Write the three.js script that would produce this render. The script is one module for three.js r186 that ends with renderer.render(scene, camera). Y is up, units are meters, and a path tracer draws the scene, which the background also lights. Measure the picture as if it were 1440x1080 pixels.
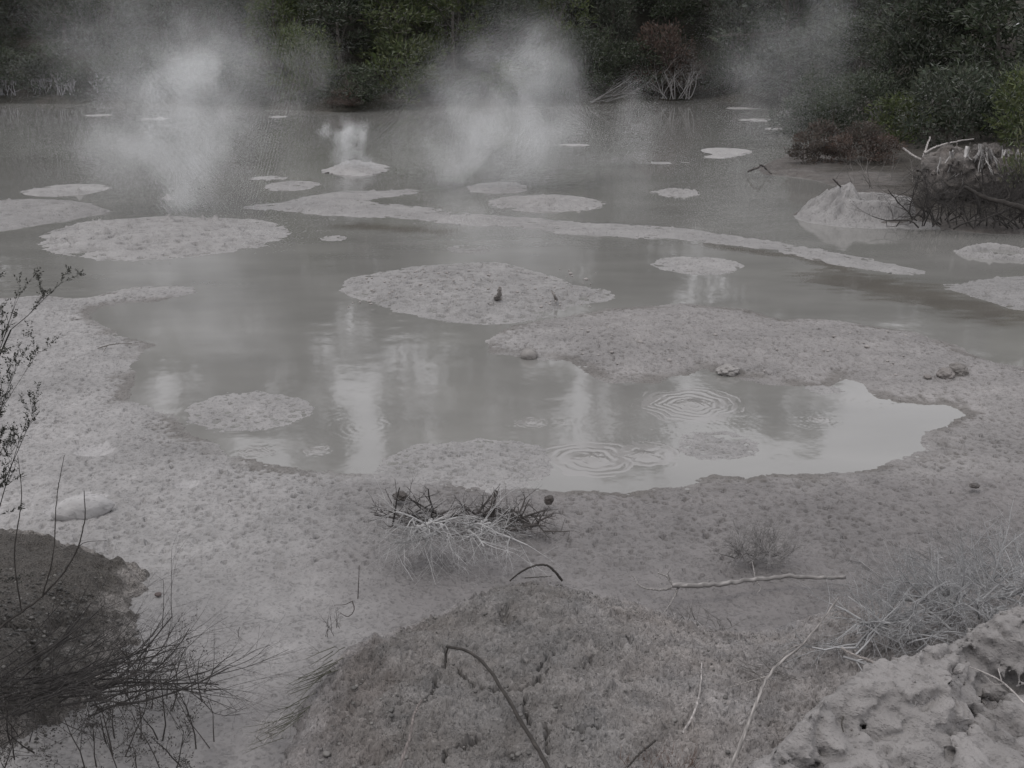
import * as THREE from 'three';
import { mergeGeometries } from 'three/addons/utils/BufferGeometryUtils.js';
import { ImprovedNoise } from 'three/addons/math/ImprovedNoise.js';

// ---------------------------------------------------------------- camera, sky, sun, exposure
const scene = new THREE.Scene();
const camera = new THREE.PerspectiveCamera(38.9, 4 / 3, 0.1, 1500);
camera.position.set(0, 5.5, 0);
camera.rotation.x = THREE.MathUtils.degToRad(-18.5);
const renderer = new THREE.WebGLRenderer({ antialias: true });
renderer.toneMapping = THREE.LinearToneMapping;
renderer.toneMappingExposure = 1.08;
renderer.shadowMap.enabled = true;
{
  // overcast sky: an even cloud deck, a little brighter overhead, faint large cloud mottling
  const W = 128, H = 64, d = new Float32Array(W * H * 4), pn = new ImprovedNoise();
  for (let j = 0; j < H; j++) for (let i = 0; i < W; i++) {
    const el = (j + 0.5) / H * Math.PI - Math.PI / 2, az = (i + 0.5) / W * 2 * Math.PI, k = (j * W + i) * 4;
    const x = Math.cos(el) * Math.cos(az), y = Math.sin(el), z = Math.cos(el) * Math.sin(az);
    let L = el > 0 ? 0.8 + 0.2 * y : 0.3;
    if (el > 0) L *= 1 + 0.06 * pn.noise(x * 2.3, y * 4, z * 2.3);
    d[k] = 0.99 * L; d[k + 1] = 0.988 * L; d[k + 2] = 1.028 * L; d[k + 3] = 1;
  }
  const t = new THREE.DataTexture(d, W, H, THREE.RGBAFormat, THREE.FloatType);
  t.mapping = THREE.EquirectangularReflectionMapping; t.magFilter = THREE.LinearFilter; t.needsUpdate = true;
  scene.background = t; scene.environment = t;
}
const sun = new THREE.DirectionalLight(0xfff8f0, 0.7);
sun.position.set(-22, 60, -8); sun.target.position.set(0, 0, -25);
sun.castShadow = true; sun.shadow.radius = 40; sun.shadow.mapSize.set(2048, 2048);
Object.assign(sun.shadow.camera, { left: -60, right: 60, top: 70, bottom: -70, near: 1, far: 200 });
scene.add(sun, sun.target);

// ---------------------------------------------------------------- helpers
const noiseGen = new ImprovedNoise();
const N = (x, y, z = 0) => noiseGen.noise(x + 131.7, y + 57.3, z + 11.9);
function fbm(x, y, z = 0, o = 4) { let a = 0.5, s = 0; for (let i = 0; i < o; i++) { s += a * N(x, y, z); x *= 2.03; y *= 2.03; z *= 2.03; a *= 0.5; } return s; }
function rand(seed) { let a = seed >>> 0; return () => { a = (a + 0x6D2B79F5) | 0; let t = Math.imul(a ^ (a >>> 15), 1 | a); t = (t + Math.imul(t ^ (t >>> 7), 61 | t)) ^ t; return ((t ^ (t >>> 14)) >>> 0) / 4294967296; }; }
const gauss = (r) => Math.sqrt(-2 * Math.log(r() + 1e-9)) * Math.cos(6.2832 * r());
const clamp = (x, a = 0, b = 1) => Math.min(b, Math.max(a, x));
const sstep = (a, b, x) => { const t = clamp((x - a) / (b - a)); return t * t * (3 - 2 * t); };
const lerp = (a, b, t) => a + (b - a) * t;
function hash2(i, j, s) { let h = Math.imul(i, 374761393) + Math.imul(j, 668265263) + Math.imul(s, 1274126177); h = Math.imul(h ^ (h >>> 13), 1274126177); return ((h ^ (h >>> 16)) >>> 0) / 4294967296; }
// dimples: scattered round pits (negative) with slight rims, one candidate per cell; period wraps cells for tiling
function dimples(x, y, cell, fill, s, period = 0, up = 0.3, small = 0) {
  x /= cell; y /= cell; const i0 = Math.floor(x), j0 = Math.floor(y); let h = 0;
  for (let j = j0 - 1; j <= j0 + 1; j++) for (let i = i0 - 1; i <= i0 + 1; i++) {
    const a = period ? ((i % period) + period) % period : i, b = period ? ((j % period) + period) % period : j;
    if (hash2(a, b, s) > fill) continue;
    const R = (0.25 + 0.5 * hash2(a, b, s + 1)) * (1 - 0.35 * small), dx = (x - i - hash2(a, b, s + 2)) * (0.8 + 0.5 * hash2(a, b, s + 4)), dy = y - j - hash2(a, b, s + 3);
    const q = (dx * dx + dy * dy) / (R * R);
    if (q < 1) { const t = 1 - q; h -= t * t * R * (hash2(a, b, s + 5) > up ? 1.2 : -0.9); }
  }
  return h;
}
function segDist(x, z, a, b) { const ax = b[0] - a[0], az = b[1] - a[1], t = clamp(((x - a[0]) * ax + (z - a[1]) * az) / (ax * ax + az * az + 1e-12)); return Math.hypot(x - a[0] - ax * t, z - a[1] - az * t); }
function lineDist(x, z, pts) { let d = 1e9; for (let i = 0; i + 1 < pts.length; i++) d = Math.min(d, segDist(x, z, pts[i], pts[i + 1])); return d; }
function polyDist(x, z, p) { // signed distance, positive inside
  let d = 1e9, inside = false;
  for (let i = 0, j = p.length - 1; i < p.length; j = i++) {
    d = Math.min(d, segDist(x, z, p[i], p[j]));
    if ((p[i][1] > z) !== (p[j][1] > z) && x < (p[j][0] - p[i][0]) * (z - p[i][1]) / (p[j][1] - p[i][1]) + p[i][0]) inside = !inside;
  }
  return inside ? d : -d;
}
// distance table: polyDist sampled on a grid, read back bilinearly
function distTable(poly, x0, x1, z0, z1, s) {
  const nx = Math.ceil((x1 - x0) / s) + 2, nz = Math.ceil((z1 - z0) / s) + 2, t = new Float32Array(nx * nz);
  for (let j = 0; j < nz; j++) for (let i = 0; i < nx; i++) t[j * nx + i] = polyDist(x0 + i * s, z0 + j * s, poly);
  return (x, z) => { const u = clamp((x - x0) / s, 0, nx - 1.001), v = clamp((z - z0) / s, 0, nz - 1.001), i = Math.floor(u), j = Math.floor(v), a = u - i, b = v - j, k = j * nx + i; return (t[k] * (1 - a) + t[k + 1] * a) * (1 - b) + (t[k + nx] * (1 - a) + t[k + nx + 1] * a) * b; };
}
function smoothPoly(p, n = 1) { for (let k = 0; k < n; k++) { const q = []; for (let i = 0; i < p.length; i++) { const a = p[i], b = p[(i + 1) % p.length]; q.push([a[0] * 0.75 + b[0] * 0.25, a[1] * 0.75 + b[1] * 0.25], [a[0] * 0.25 + b[0] * 0.75, a[1] * 0.25 + b[1] * 0.75]); } p = q; } return p; }
const ellipse = (c, rx, rz, turn = 0, n = 40) => Array.from({ length: n }, (_, i) => { const a = i / n * 6.28319, x = rx * Math.cos(a), z = rz * Math.sin(a); return [c[0] + x * Math.cos(turn) - z * Math.sin(turn), c[2] + x * Math.sin(turn) + z * Math.cos(turn)]; });

const used = {};
function numbered(n) { const k = used[n] = (used[n] ?? -1) + 1; return k ? `${n}_${String(k).padStart(3, '0')}` : n; }
function add(o, name, parent = scene) { o.name = parent === scene ? numbered(name) : name; o.castShadow = o.receiveShadow = true; parent.add(o); return o; }
function tag(o, label, category, group, kind) { o.userData.label = label; o.userData.category = category; if (group) o.userData.group = group; if (kind) o.userData.kind = kind; return o; }
function structure(o) { o.userData.kind = 'structure'; return o; }
const mesh = (g, m) => new THREE.Mesh(g, m);

class Geo { // growing indexed geometry with vertex colours
  constructor() { this.p = []; this.n = []; this.u = []; this.c = []; this.i = []; }
  v(x, y, z, nx, ny, nz, u, w, c) { this.p.push(x, y, z); this.n.push(nx, ny, nz); this.u.push(u, w); this.c.push(c[0], c[1], c[2]); return this.p.length / 3 - 1; }
  build() {
    const g = new THREE.BufferGeometry();
    g.setAttribute('position', new THREE.Float32BufferAttribute(this.p, 3)); g.setAttribute('normal', new THREE.Float32BufferAttribute(this.n, 3));
    g.setAttribute('uv', new THREE.Float32BufferAttribute(this.u, 2)); g.setAttribute('color', new THREE.Float32BufferAttribute(this.c, 3)); g.setIndex(this.i);
    return g;
  }
}
const V = (a) => new THREE.Vector3(a[0], a[1], a[2]);
const tA = new THREE.Vector3(), tB = new THREE.Vector3(), tC = new THREE.Vector3();
// tapered tube through points (Vector3[]) with radii
function tube(G, pts, radii, sides, color, speck = 0, R = null) {
  const first = G.p.length / 3; let ref = new THREE.Vector3(0.31, 0.9, 0.17).normalize(), along = 0;
  for (let k = 0; k < pts.length; k++) {
    tA.copy(pts[Math.min(k + 1, pts.length - 1)]).sub(pts[Math.max(k - 1, 0)]).normalize();
    if (Math.abs(tA.dot(ref)) > 0.97) ref.set(ref.z, ref.x, ref.y);
    tB.crossVectors(tA, ref).normalize(); tC.crossVectors(tA, tB).normalize(); ref.copy(tC).negate();
    if (k) along += pts[k].distanceTo(pts[k - 1]);
    for (let s = 0; s < sides; s++) {
      const a = s / sides * 6.28319, x = Math.cos(a), y = Math.sin(a), nx = tB.x * x + tC.x * y, ny = tB.y * x + tC.y * y, nz = tB.z * x + tC.z * y, r = radii[k];
      let c = color; if (speck && R) { const m = R() < speck ? 1.9 : 0.75 + 0.5 * R(); c = [color[0] * m, color[1] * m, color[2] * m]; }
      G.v(pts[k].x + nx * r, pts[k].y + ny * r, pts[k].z + nz * r, nx, ny, nz, s / sides, along, c);
    }
    if (k) for (let s = 0; s < sides; s++) { const a = first + (k - 1) * sides + s, b = first + (k - 1) * sides + (s + 1) % sides, c2 = a + sides, d = b + sides; G.i.push(a, b, c2, b, d, c2); }
  }
  const end = G.p.length / 3 - sides; for (let s = 1; s + 1 < sides; s++) G.i.push(end, end + s + 1, end + s); for (let s = 1; s + 1 < sides; s++) G.i.push(first, first + s, first + s + 1);
}
// curved, branching twig
function grow(G, R, start, dir, len, r, o, level = 0) {
  const n = Math.max(3, Math.min(9, Math.round(len / (o.seg ?? 0.12)))), pts = [start.clone()], rad = [r], d = dir.clone().normalize(), p = start.clone();
  const col = o.color, kinks = o.kink ?? 0.22, endR = level >= o.levels ? 0.25 : 0.45;
  const kids = [];
  for (let k = 1; k <= n; k++) {
    d.x += gauss(R) * kinks * 0.5; d.y += gauss(R) * kinks * 0.5 + (o.lift ?? 0) * (0.3 + level * 0.3); d.z += gauss(R) * kinks * 0.5; d.normalize();
    p.addScaledVector(d, len / n); if (o.floor != null && p.y < o.floor + 0.01) { p.y = o.floor + 0.01 + R() * 0.02; d.y = Math.abs(d.y) * 0.3; }
    pts.push(p.clone()); rad.push(r * lerp(1, endR, k / n)); kids.push([p.clone(), d.clone(), rad[k]]);
  }
  tube(G, pts, rad, level === 0 ? (o.sides ?? 5) : 3, tint(col, 0.7 + 0.6 * R()), o.speck ?? 0, R);
  if (o.leaf && level >= o.levels - 1) for (const [q, dd] of kids) for (let l = 0; l < o.leaf.per; l++) leafAt(o.leaf.G, R, q, dd, o.leaf);
  if (level < o.levels) {
    const m = Math.round((o.kids ?? 5) * (0.7 + 0.6 * R()));
    for (let i = 0; i < m; i++) {
      const [q, dd, rr] = kids[Math.min(kids.length - 1, Math.floor((0.2 + 0.8 * R()) * kids.length))], sp = o.spread ?? 0.7;
      const nd = new THREE.Vector3(dd.x + gauss(R) * sp, dd.y + gauss(R) * sp * 0.8, dd.z + gauss(R) * sp);
      grow(G, R, q, nd, len * (o.ratio ?? 0.6) * (0.6 + 0.7 * R()), rr * 0.62, o, level + 1);
    }
  }
}
function leafAt(G, R, q, d, L) {
  const a = new THREE.Vector3(d.x + gauss(R) * 0.8, d.y + gauss(R) * 0.8 + 0.2, d.z + gauss(R) * 0.8).normalize(), l = L.size * (0.6 + 0.8 * R()), s = new THREE.Vector3(R() - 0.5, R() - 0.5, R() - 0.5).cross(a).normalize().multiplyScalar(l * (L.width ?? 0.22));
  const m = 0.65 + 0.7 * R(), w = L.warm ?? 0, cw = 1 + w * (R() - 0.5), c = [L.color[0] * m * cw, L.color[1] * m, L.color[2] * m], nn = new THREE.Vector3().crossVectors(a, s).normalize();
  const i = G.v(q.x, q.y, q.z, nn.x, nn.y, nn.z, 0, 0, c); const mx = q.x + a.x * l * 0.5, my = q.y + a.y * l * 0.5, mz = q.z + a.z * l * 0.5;
  G.v(mx + s.x, my + s.y, mz + s.z, nn.x, nn.y, nn.z, 1, 0.5, c); G.v(q.x + a.x * l, q.y + a.y * l, q.z + a.z * l, nn.x, nn.y, nn.z, 0, 1, c); G.v(mx - s.x, my - s.y, mz - s.z, nn.x, nn.y, nn.z, 0, 0.5, c);
  G.i.push(i, i + 2, i + 1, i, i + 3, i + 2);
}

// ---------------------------------------------------------------- procedural textures (metres in uv; repeat = 1 / tile)
function tileNoise(x, y, p, s) { // periodic value noise, x and y in cells
  const i = Math.floor(x), j = Math.floor(y), fx = x - i, fy = y - j, u = fx * fx * (3 - 2 * fx), v = fy * fy * (3 - 2 * fy), w = (a) => ((a % p) + p) % p;
  const a = hash2(w(i), w(j), s), b = hash2(w(i + 1), w(j), s), c = hash2(w(i), w(j + 1), s), d = hash2(w(i + 1), w(j + 1), s);
  return a + (b - a) * u + (c - a) * v + (a - b - c + d) * u * v;
}
function tileFbm(x, y, p, s, o = 4) { let r = 0, a = 0.5, t = 0; for (let k = 0; k < o; k++) { r += a * tileNoise(x * p, y * p, p, s + k * 7); t += a; p *= 2; a *= 0.55; } return r / t; }
function texture(size, tile, fn, srgb = false) {
  const d = new Uint8Array(size * size * 4);
  for (let j = 0; j < size; j++) for (let i = 0; i < size; i++) {
    const v = fn(i / size, j / size), k = (j * size + i) * 4, a = Array.isArray(v) ? v : [v, v, v];
    d[k] = clamp(a[0]) * 255; d[k + 1] = clamp(a[1]) * 255; d[k + 2] = clamp(a[2]) * 255; d[k + 3] = 255;
  }
  const t = new THREE.DataTexture(d, size, size); t.wrapS = t.wrapT = THREE.RepeatWrapping; t.magFilter = THREE.LinearFilter; t.minFilter = THREE.LinearMipmapLinearFilter; t.generateMipmaps = true;
  t.repeat.set(1 / tile, 1 / tile); if (srgb) t.colorSpace = THREE.SRGBColorSpace; t.needsUpdate = true; return t;
}
const mudBump = texture(1024, 2.2, (x, y) => 0.55 + 0.45 * (tileFbm(x, y, 40, 3, 3) - 0.5) + 0.6 * dimples(x * 46, y * 46, 1, 0.75, 5, 46, 0.1));
const mudTint = texture(1024, 2.7, (x, y) => { const m = 0.74 + 0.28 * tileFbm(x, y, 12, 21, 4) + (tileFbm(x, y, 70, 31, 2) > 0.7 ? -0.2 : 0); return [m, m, m]; });
const crumbBump = texture(1024, 1.4, (x, y) => 0.45 + 0.45 * (tileFbm(x, y, 16, 41, 5) - 0.5) - 0.35 * dimples(x * 44, y * 44, 1, 0.8, 45, 44) - 0.2 * dimples(x * 110, y * 110, 1, 0.6, 46, 110));
const crumbTint = texture(1024, 1.9, (x, y) => { const m = 0.38 + 0.7 * tileFbm(x, y, 10, 51, 5), s = tileFbm(x, y, 90, 57, 2); const k = s > 0.74 ? 0.22 : s < 0.25 ? -0.16 : 0, w = tileFbm(x, y, 6, 61, 3) - 0.5; return [m + k + w * 0.04, m + k, m + k - w * 0.04]; });
const gravelTint = texture(768, 1.1, (x, y) => { let b = 0.34 + 0.3 * tileFbm(x, y, 18, 71, 4); const i = Math.floor(x * 90), j = Math.floor(y * 90), q = hash2(i, j, 77); const fx = x * 90 - i - 0.5, fy = y * 90 - j - 0.5; if (q > 0.55 && fx * fx + fy * fy < 0.12 + 0.1 * hash2(i, j, 78)) b += 0.55 * (q - 0.5); return [b, b * 0.97, b * 0.93]; });
const gravelBump = texture(768, 0.9, (x, y) => 0.4 - 0.5 * dimples(x * 60, y * 60, 1, 0.95, 83, 60) + 0.3 * (tileFbm(x, y, 30, 87, 3) - 0.5));
const waterBump = texture(512, 6, (x, y) => 0.5 + 0.6 * (tileFbm(x, y * 1, 14, 91, 4) - 0.5));

const M = {
  mud: new THREE.MeshStandardMaterial({ vertexColors: true, map: mudTint, bumpMap: mudBump, bumpScale: 0.028, roughness: 0.78 }),
  crumb: new THREE.MeshStandardMaterial({ vertexColors: true, map: crumbTint, bumpMap: crumbBump, bumpScale: 0.045, roughness: 0.95 }),
  gravel: new THREE.MeshStandardMaterial({ vertexColors: true, map: gravelTint, bumpMap: gravelBump, bumpScale: 0.03, roughness: 0.9 }),
  water: new THREE.MeshPhysicalMaterial({ vertexColors: true, roughness: 0.065, ior: 1.58, bumpMap: waterBump, bumpScale: 0.004 }),
  slurry: new THREE.MeshPhysicalMaterial({ color: new THREE.Color().setRGB(0.225, 0.218, 0.211), roughness: 0.12, ior: 1.6 }),
  bank: new THREE.MeshStandardMaterial({ vertexColors: true, map: mudTint, bumpMap: crumbBump, bumpScale: 0.018, roughness: 0.95 }),
  earth: new THREE.MeshStandardMaterial({ vertexColors: true, map: crumbTint, bumpMap: crumbBump, bumpScale: 0.08, roughness: 1 }),
  twig: new THREE.MeshStandardMaterial({ vertexColors: true, roughness: 0.9 }),
  leaf: new THREE.MeshPhysicalMaterial({ vertexColors: true, roughness: 0.95, transmission: 0.4, thickness: 0, side: THREE.DoubleSide }),
  stone: new THREE.MeshStandardMaterial({ vertexColors: true, map: mudTint, bumpMap: mudBump, bumpScale: 0.004, roughness: 0.6 }),
  steam: new THREE.MeshPhysicalMaterial({ color: new THREE.Color().setRGB(0.95, 0.96, 0.97), roughness: 1, transmission: 0.5, thickness: 0, specularIntensity: 0, side: THREE.DoubleSide }),
};

// ---------------------------------------------------------------- height fields
// grid over a rectangle; height(x, z) returns y or null to leave a hole; color(x, z, y) linear rgb
function field(xs, zs, height, color) {
  const nx = xs.length, nz = zs.length, id = new Int32Array(nx * nz).fill(-1), p = [], c = [], u = [], idx = [];
  for (let j = 0; j < nz; j++) for (let i = 0; i < nx; i++) {
    const y = height(xs[i], zs[j]); if (y === null) continue;
    id[j * nx + i] = p.length / 3; p.push(xs[i], y, zs[j]); u.push(xs[i], -zs[j]); const k = color(xs[i], zs[j], y); c.push(k[0], k[1], k[2]);
  }
  for (let j = 0; j + 1 < nz; j++) for (let i = 0; i + 1 < nx; i++) {
    const a = id[j * nx + i], b = id[j * nx + i + 1], d = id[(j + 1) * nx + i], e = id[(j + 1) * nx + i + 1];
    if (a < 0 || b < 0 || d < 0 || e < 0) continue;
    if ((i + j) & 1) idx.push(a, b, d, b, e, d); else idx.push(a, b, e, a, e, d);
  }
  // zs run away from the camera (decreasing), so the winding is flipped to face up
  for (let k = 0; k < idx.length; k += 3) { const t = idx[k + 1]; idx[k + 1] = idx[k + 2]; idx[k + 2] = t; }
  const up = zs[1] > zs[0]; if (!up) for (let k = 0; k < idx.length; k += 3) { const t = idx[k + 1]; idx[k + 1] = idx[k + 2]; idx[k + 2] = t; }
  const g = new THREE.BufferGeometry();
  g.setAttribute('position', new THREE.Float32BufferAttribute(p, 3)); g.setAttribute('uv', new THREE.Float32BufferAttribute(u, 2)); g.setAttribute('color', new THREE.Float32BufferAttribute(c, 3)); g.setIndex(idx); g.computeVertexNormals();
  return g;
}
const range = (a, b, s) => { const n = Math.max(1, Math.round(Math.abs(b - a) / s)); return Array.from({ length: n + 1 }, (_, i) => a + (b - a) * i / n); };
function graded(a, b, s0, s1) { const r = [a], dir = Math.sign(b - a); let x = a; while ((b - x) * dir > 0) { const t = clamp((x - a) / (b - a)); x += dir * lerp(s0, s1, t); r.push(x); } return r; }
const MUD = [0.31, 0.301, 0.299];
const tint = (c, m) => [c[0] * m, c[1] * m, c[2] * m];
const mixc = (a, b, t) => [lerp(a[0], b[0], t), lerp(a[1], b[1], t), lerp(a[2], b[2], t)];

// pitted crust of the drying mud
function crust(x, z, amp) {
  const big = dimples(x, z, 0.21, 0.4, 301), mid = dimples(x + 0.37, z, 0.09, 0.72, 311, 0, 0.06, 1), lo = fbm(x * 1.3, z * 1.3, 3, 3);
  return amp * (0.03 * big + 0.17 * mid + 0.009 * N(x * 16, z * 16)) + 0.03 * lo;
}

// ---------------------------------------------------------------- the setting: shorelines (x, z in metres, seen from above)
const nearLand = [[-14.32,-21.73],[-10.71,-22.16],[-9.87,-22.28],[-9.1,-22.03],[-8.81,-22.16],[-8.63,-22.6],[-8.04,-23.12],[-7.39,-23.25],[-6.89,-22.98],[-6.77,-22.53],[-7.31,-21.85],[-8.05,-21.56],[-8.32,-21.21],[-8.29,-20.77],[-7.91,-20.08],[-7.32,-19.43],[-6.83,-18.96],[-6.4,-18.64],[-6.48,-18.11],[-6.35,-17.38],[-6.07,-16.44],[-5.8,-15.68],[-5.48,-15.33],[-5,-15.02],[-4.82,-14.69],[-4.45,-14.18],[-4.14,-13.99],[-3.77,-13.45],[-3.05,-13.08],[-2.19,-12.87],[-1.54,-12.78],[-.98,-12.6],[-.18,-12.43],[0.35,-12.3],[1.22,-12.27],[2.12,-12.4],[2.38,-12.65],[2.56,-12.78],[3.08,-12.76],[4.38,-12.87],[5.16,-13.3],[5.59,-13.65],[5.63,-14.05],[5.95,-14.38],[6.64,-15.05],[6.53,-15.43],[5.93,-15.55],[5.58,-15.75],[5.62,-16.44],[5.43,-16.69],[5.03,-16.26],[4.07,-16.4],[3.57,-16.76],[3.18,-17.18],[2.4,-16.58],[1.58,-16.4],[1.33,-16.8],[0.97,-17.66],[0.3,-17.82],[-.37,-18.11],[-.46,-18.96],[0,-19.92],[0.97,-20.55],[2,-21.21],[3.49,-21.62],[4.7,-21.15],[5.2,-20.34],[5.94,-20.44],[7.48,-19.53],[7.92,-18.59],[8.18,-17.58],[8.56,-17.34],[12.12,-16.26],[3.98,-4.11],[-4.13,-4.11]];
const farLand = [[-77.69,-75.54],[-35.71,-78.18],[-28.03,-77.5],[-16.85,-73.66],[-10.71,-70.18],[-5.62,-73.66],[3.87,-76.18],[9.08,-79.57],[12.33,-81.02],[15.16,-82.51],[16.86,-78.18],[17.74,-75.54],[16.84,-69.08],[17.66,-66],[17.45,-61.41],[14.85,-53.88],[12.61,-49.03],[10.84,-45.43],[9.43,-43.16],[9.52,-41.29],[11.14,-39.95],[11.28,-38.16],[9.9,-35.3],[8.43,-32.32],[9.33,-30.88],[10.44,-30.54],[11.6,-30.43],[12.01,-29.67],[13.78,-29.05],[21.59,-27.68]];
farLand.push([140, -20], [260, -20], [260, -420], [-260, -420], [-260, -79]);
const nearDist = distTable(nearLand, -15, 15, -26, -3, 0.06), farDist0 = distTable(farLand, -75, 75, -165, -20, 0.35);

// hollows in the flat: centre, radius, depth
const hollows = [[[-5.535,0.1,-13.405], 0.3, 0.05], [[-5.033,0.1,-11.548], 0.45, 0.03], [[-3.994,0.1,-12.264], 0.16, 0.02], [[4.817,0.05,-15.84], 0.3, 0.05]];
function shoreDist(x, z) { return nearDist(x, z) + 0.2 * fbm(x * 1.7, z * 1.7, 5, 4) + 0.06 * N(x * 9, z * 9, 2); }
function pitAmount(x, z) { // how rough the crust is
  let a = 0.75 + 0.5 * fbm(x * 0.35, z * 0.35, 9, 2);
  a *= lerp(0.3, 1, sstep(-9.3, -10.8, z + 0.6 * N(x * 0.8, 4)));  // smoother mud lies close under the bank
  return a;
}
function flatHeight(x, z, d) {
  if (d < 0) return Math.max(-0.35, d * 0.5);
  let h = 0.004 + 0.08 * (1 - Math.exp(-d / 0.6)) + 0.016 * Math.min(d, 6);
  let a = sstep(-0.15, 0.3, d) * pitAmount(x, z);
  for (const [c, r, dep] of hollows) { const q = Math.hypot(x - c[0], (z - c[2]) * 1.1) / r; if (q < 1.6) { h -= dep * (1 - sstep(0.55, 1, q)); h += 0.018 * Math.exp(-((q - 1.1) ** 2) * 30); a *= sstep(0.7, 1.2, q); } }
  return h + crust(x, z, a) * sstep(-0.1, 0.12, d);
}
{
  const xs = range(-13, 13, 0.019), zs = graded(-5.2, -24.6, 0.017, 0.055);
  const g = field(xs, zs, (x, z) => {
    if (Math.abs(x) > 1.7 - z * 0.49) return null;
    const d = shoreDist(x, z); if (d < -0.25) return null;
    return flatHeight(x, z, d);
  }, (x, z, y) => {
    let m = 0.94 + 0.42 * fbm(x * 0.5, z * 0.5, 1, 4) + 0.12 * fbm(x * 2.5, z * 2.5, 2, 3);
    let c = tint(MUD, m);
    c = mixc(c, tint([0.25, 0.236, 0.232], m), sstep(-1.5, 2.5, x + 3 * fbm(x * 0.4, z * 0.4, 4, 3)) * 0.75);
    c = mixc(c, tint([0.165, 0.154, 0.153], m), sstep(-3.5, -0.5, x + 2 * fbm(x * 0.6, z * 0.6, 8, 3)) * sstep(-13, -12, z + fbm(x, z, 6, 3)) * 0.7);
    if (y < 0.05) { const w = sstep(0.045, 0.02, y + 0.02 * N(x * 7, z * 7)) * sstep(-0.1, 0.25, fbm(x * 0.9, z * 0.9, 7, 2) + 0.12); c = mixc(c, [0.12, 0.11, 0.1], 0.7 * w); }  // wet, dark rim where the crust is soaked
    for (const [q, r] of hollows) if (Math.hypot(x - q[0], z - q[2]) < r * (0.85 + 0.2 * N(x * 6, z * 6))) c = [0.38, 0.37, 0.37];
    return c;
  });
  structure(add(mesh(g, M.mud), 'mud_flat'));
}
// base sheet under everything, out to the horizon
{
  const g = field(range(-420, 420, 12), range(260, -420, 12), (x, z) => -0.7 + (z > 4 ? 0.25 * (z - 4) * 0.5 : 0) + 0.3 * N(x * 0.05, z * 0.05), () => [0.2, 0.185, 0.17]);
  structure(add(mesh(g, M.earth), 'ground'));
}
// ---------------------------------------------------------------- water: rings spread from every bubbling spot
const rings = [[[-3.454,0,-13.551], 0.34, 0.007, 0.075], [[-2.623,0,-13.602], 0.28, 0.006, 0.07], [[-3.955,0,-15.175], 1.2, 0.002, 0.12], [[2.729,0,-15.426], 1.25, 0.0015, 0.1], [[0.287,0,-14.694], 0.55, 0.004, 0.09], [[0.758,0,-14.694], 0.25, 0.003, 0.06], [[4.459,0,-14.811], 0.6, 0.004, 0.09], [[5.672,0,-15.426], 0.9, 0.004, 0.1], [[-10.292,0,-23.318], 2.2, 0.007, 0.22], [[-11.222,0,-23.661], 1.4, 0.005, 0.2], [[-6.221,0,-23.25], 0.9, 0.004, 0.16], [[2.135,0,-14.184], 1.6, 0.002, 0.1], [[-2.028,0,-14.52], 1.3, 0.0012, 0.11]];
const brownWater = [[[[7.331,0,-23.871],[8.694,0,-22.343],[9.574,0,-20.875]], 1.3], [[[-4.401,0,-30.433],[-1.947,0,-29.567]], 0.7], [[[5.124,0,-27.684],[7.121,0,-26.181],[7.745,0,-24.748]], 0.4]].map(([l, w]) => [l.map((p) => [p[0], p[2]]), w]);   // clear brown water beside the mud
{
  const xs = [...range(-95, -13, 4).slice(0, -1), ...range(-13, -9, 0.3).slice(0, -1), ...range(-9, 9, 0.045).slice(0, -1), ...range(9, 13, 0.3).slice(0, -1), ...range(13, 95, 4)];
  const zs = [...range(-3, -11.5, 1).slice(0, -1), ...range(-11.5, -20, 0.05).slice(0, -1), ...range(-20, -27, 0.09).slice(0, -1), ...graded(-27, -110, 0.3, 3)];
  const g = field(xs, zs, (x, z) => {
    let h = 0.0012 * N(x * 1.1, z * 2.2, 3);
    if (z > -27) for (const [c, r, a, wl] of rings) {
      const dx = x - c[0], dz = z - c[2]; if (Math.abs(dx) > r || Math.abs(dz) > r) continue;
      const q = Math.hypot(dx, dz) * (1 + 0.05 * N(dx * 2, dz * 2, c[0])); if (q < r) h += a * Math.cos(q / wl * 6.2832) * (1 - q / r) * sstep(0, 0.15, q / r + 0.05);
    }
    return h;
  }, (x, z) => {
    const m = 1 + 0.3 * fbm(x * 0.35, z * 0.8, 13, 4);
    let c = [0.198, 0.195, 0.186], w = 0;
    for (const [l, r] of brownWater) w = Math.max(w, 1 - sstep(0.2, 1.05, lineDist(x, z, l) / r + 1.1 * fbm(x * 1.6, z * 3.5, 17, 4)));
    c = mixc(c, [0.105, 0.094, 0.082], w * 0.75);
    return tint(c, m);
  });
  structure(add(mesh(g, M.water), 'mud_pool_water'));
}
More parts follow.
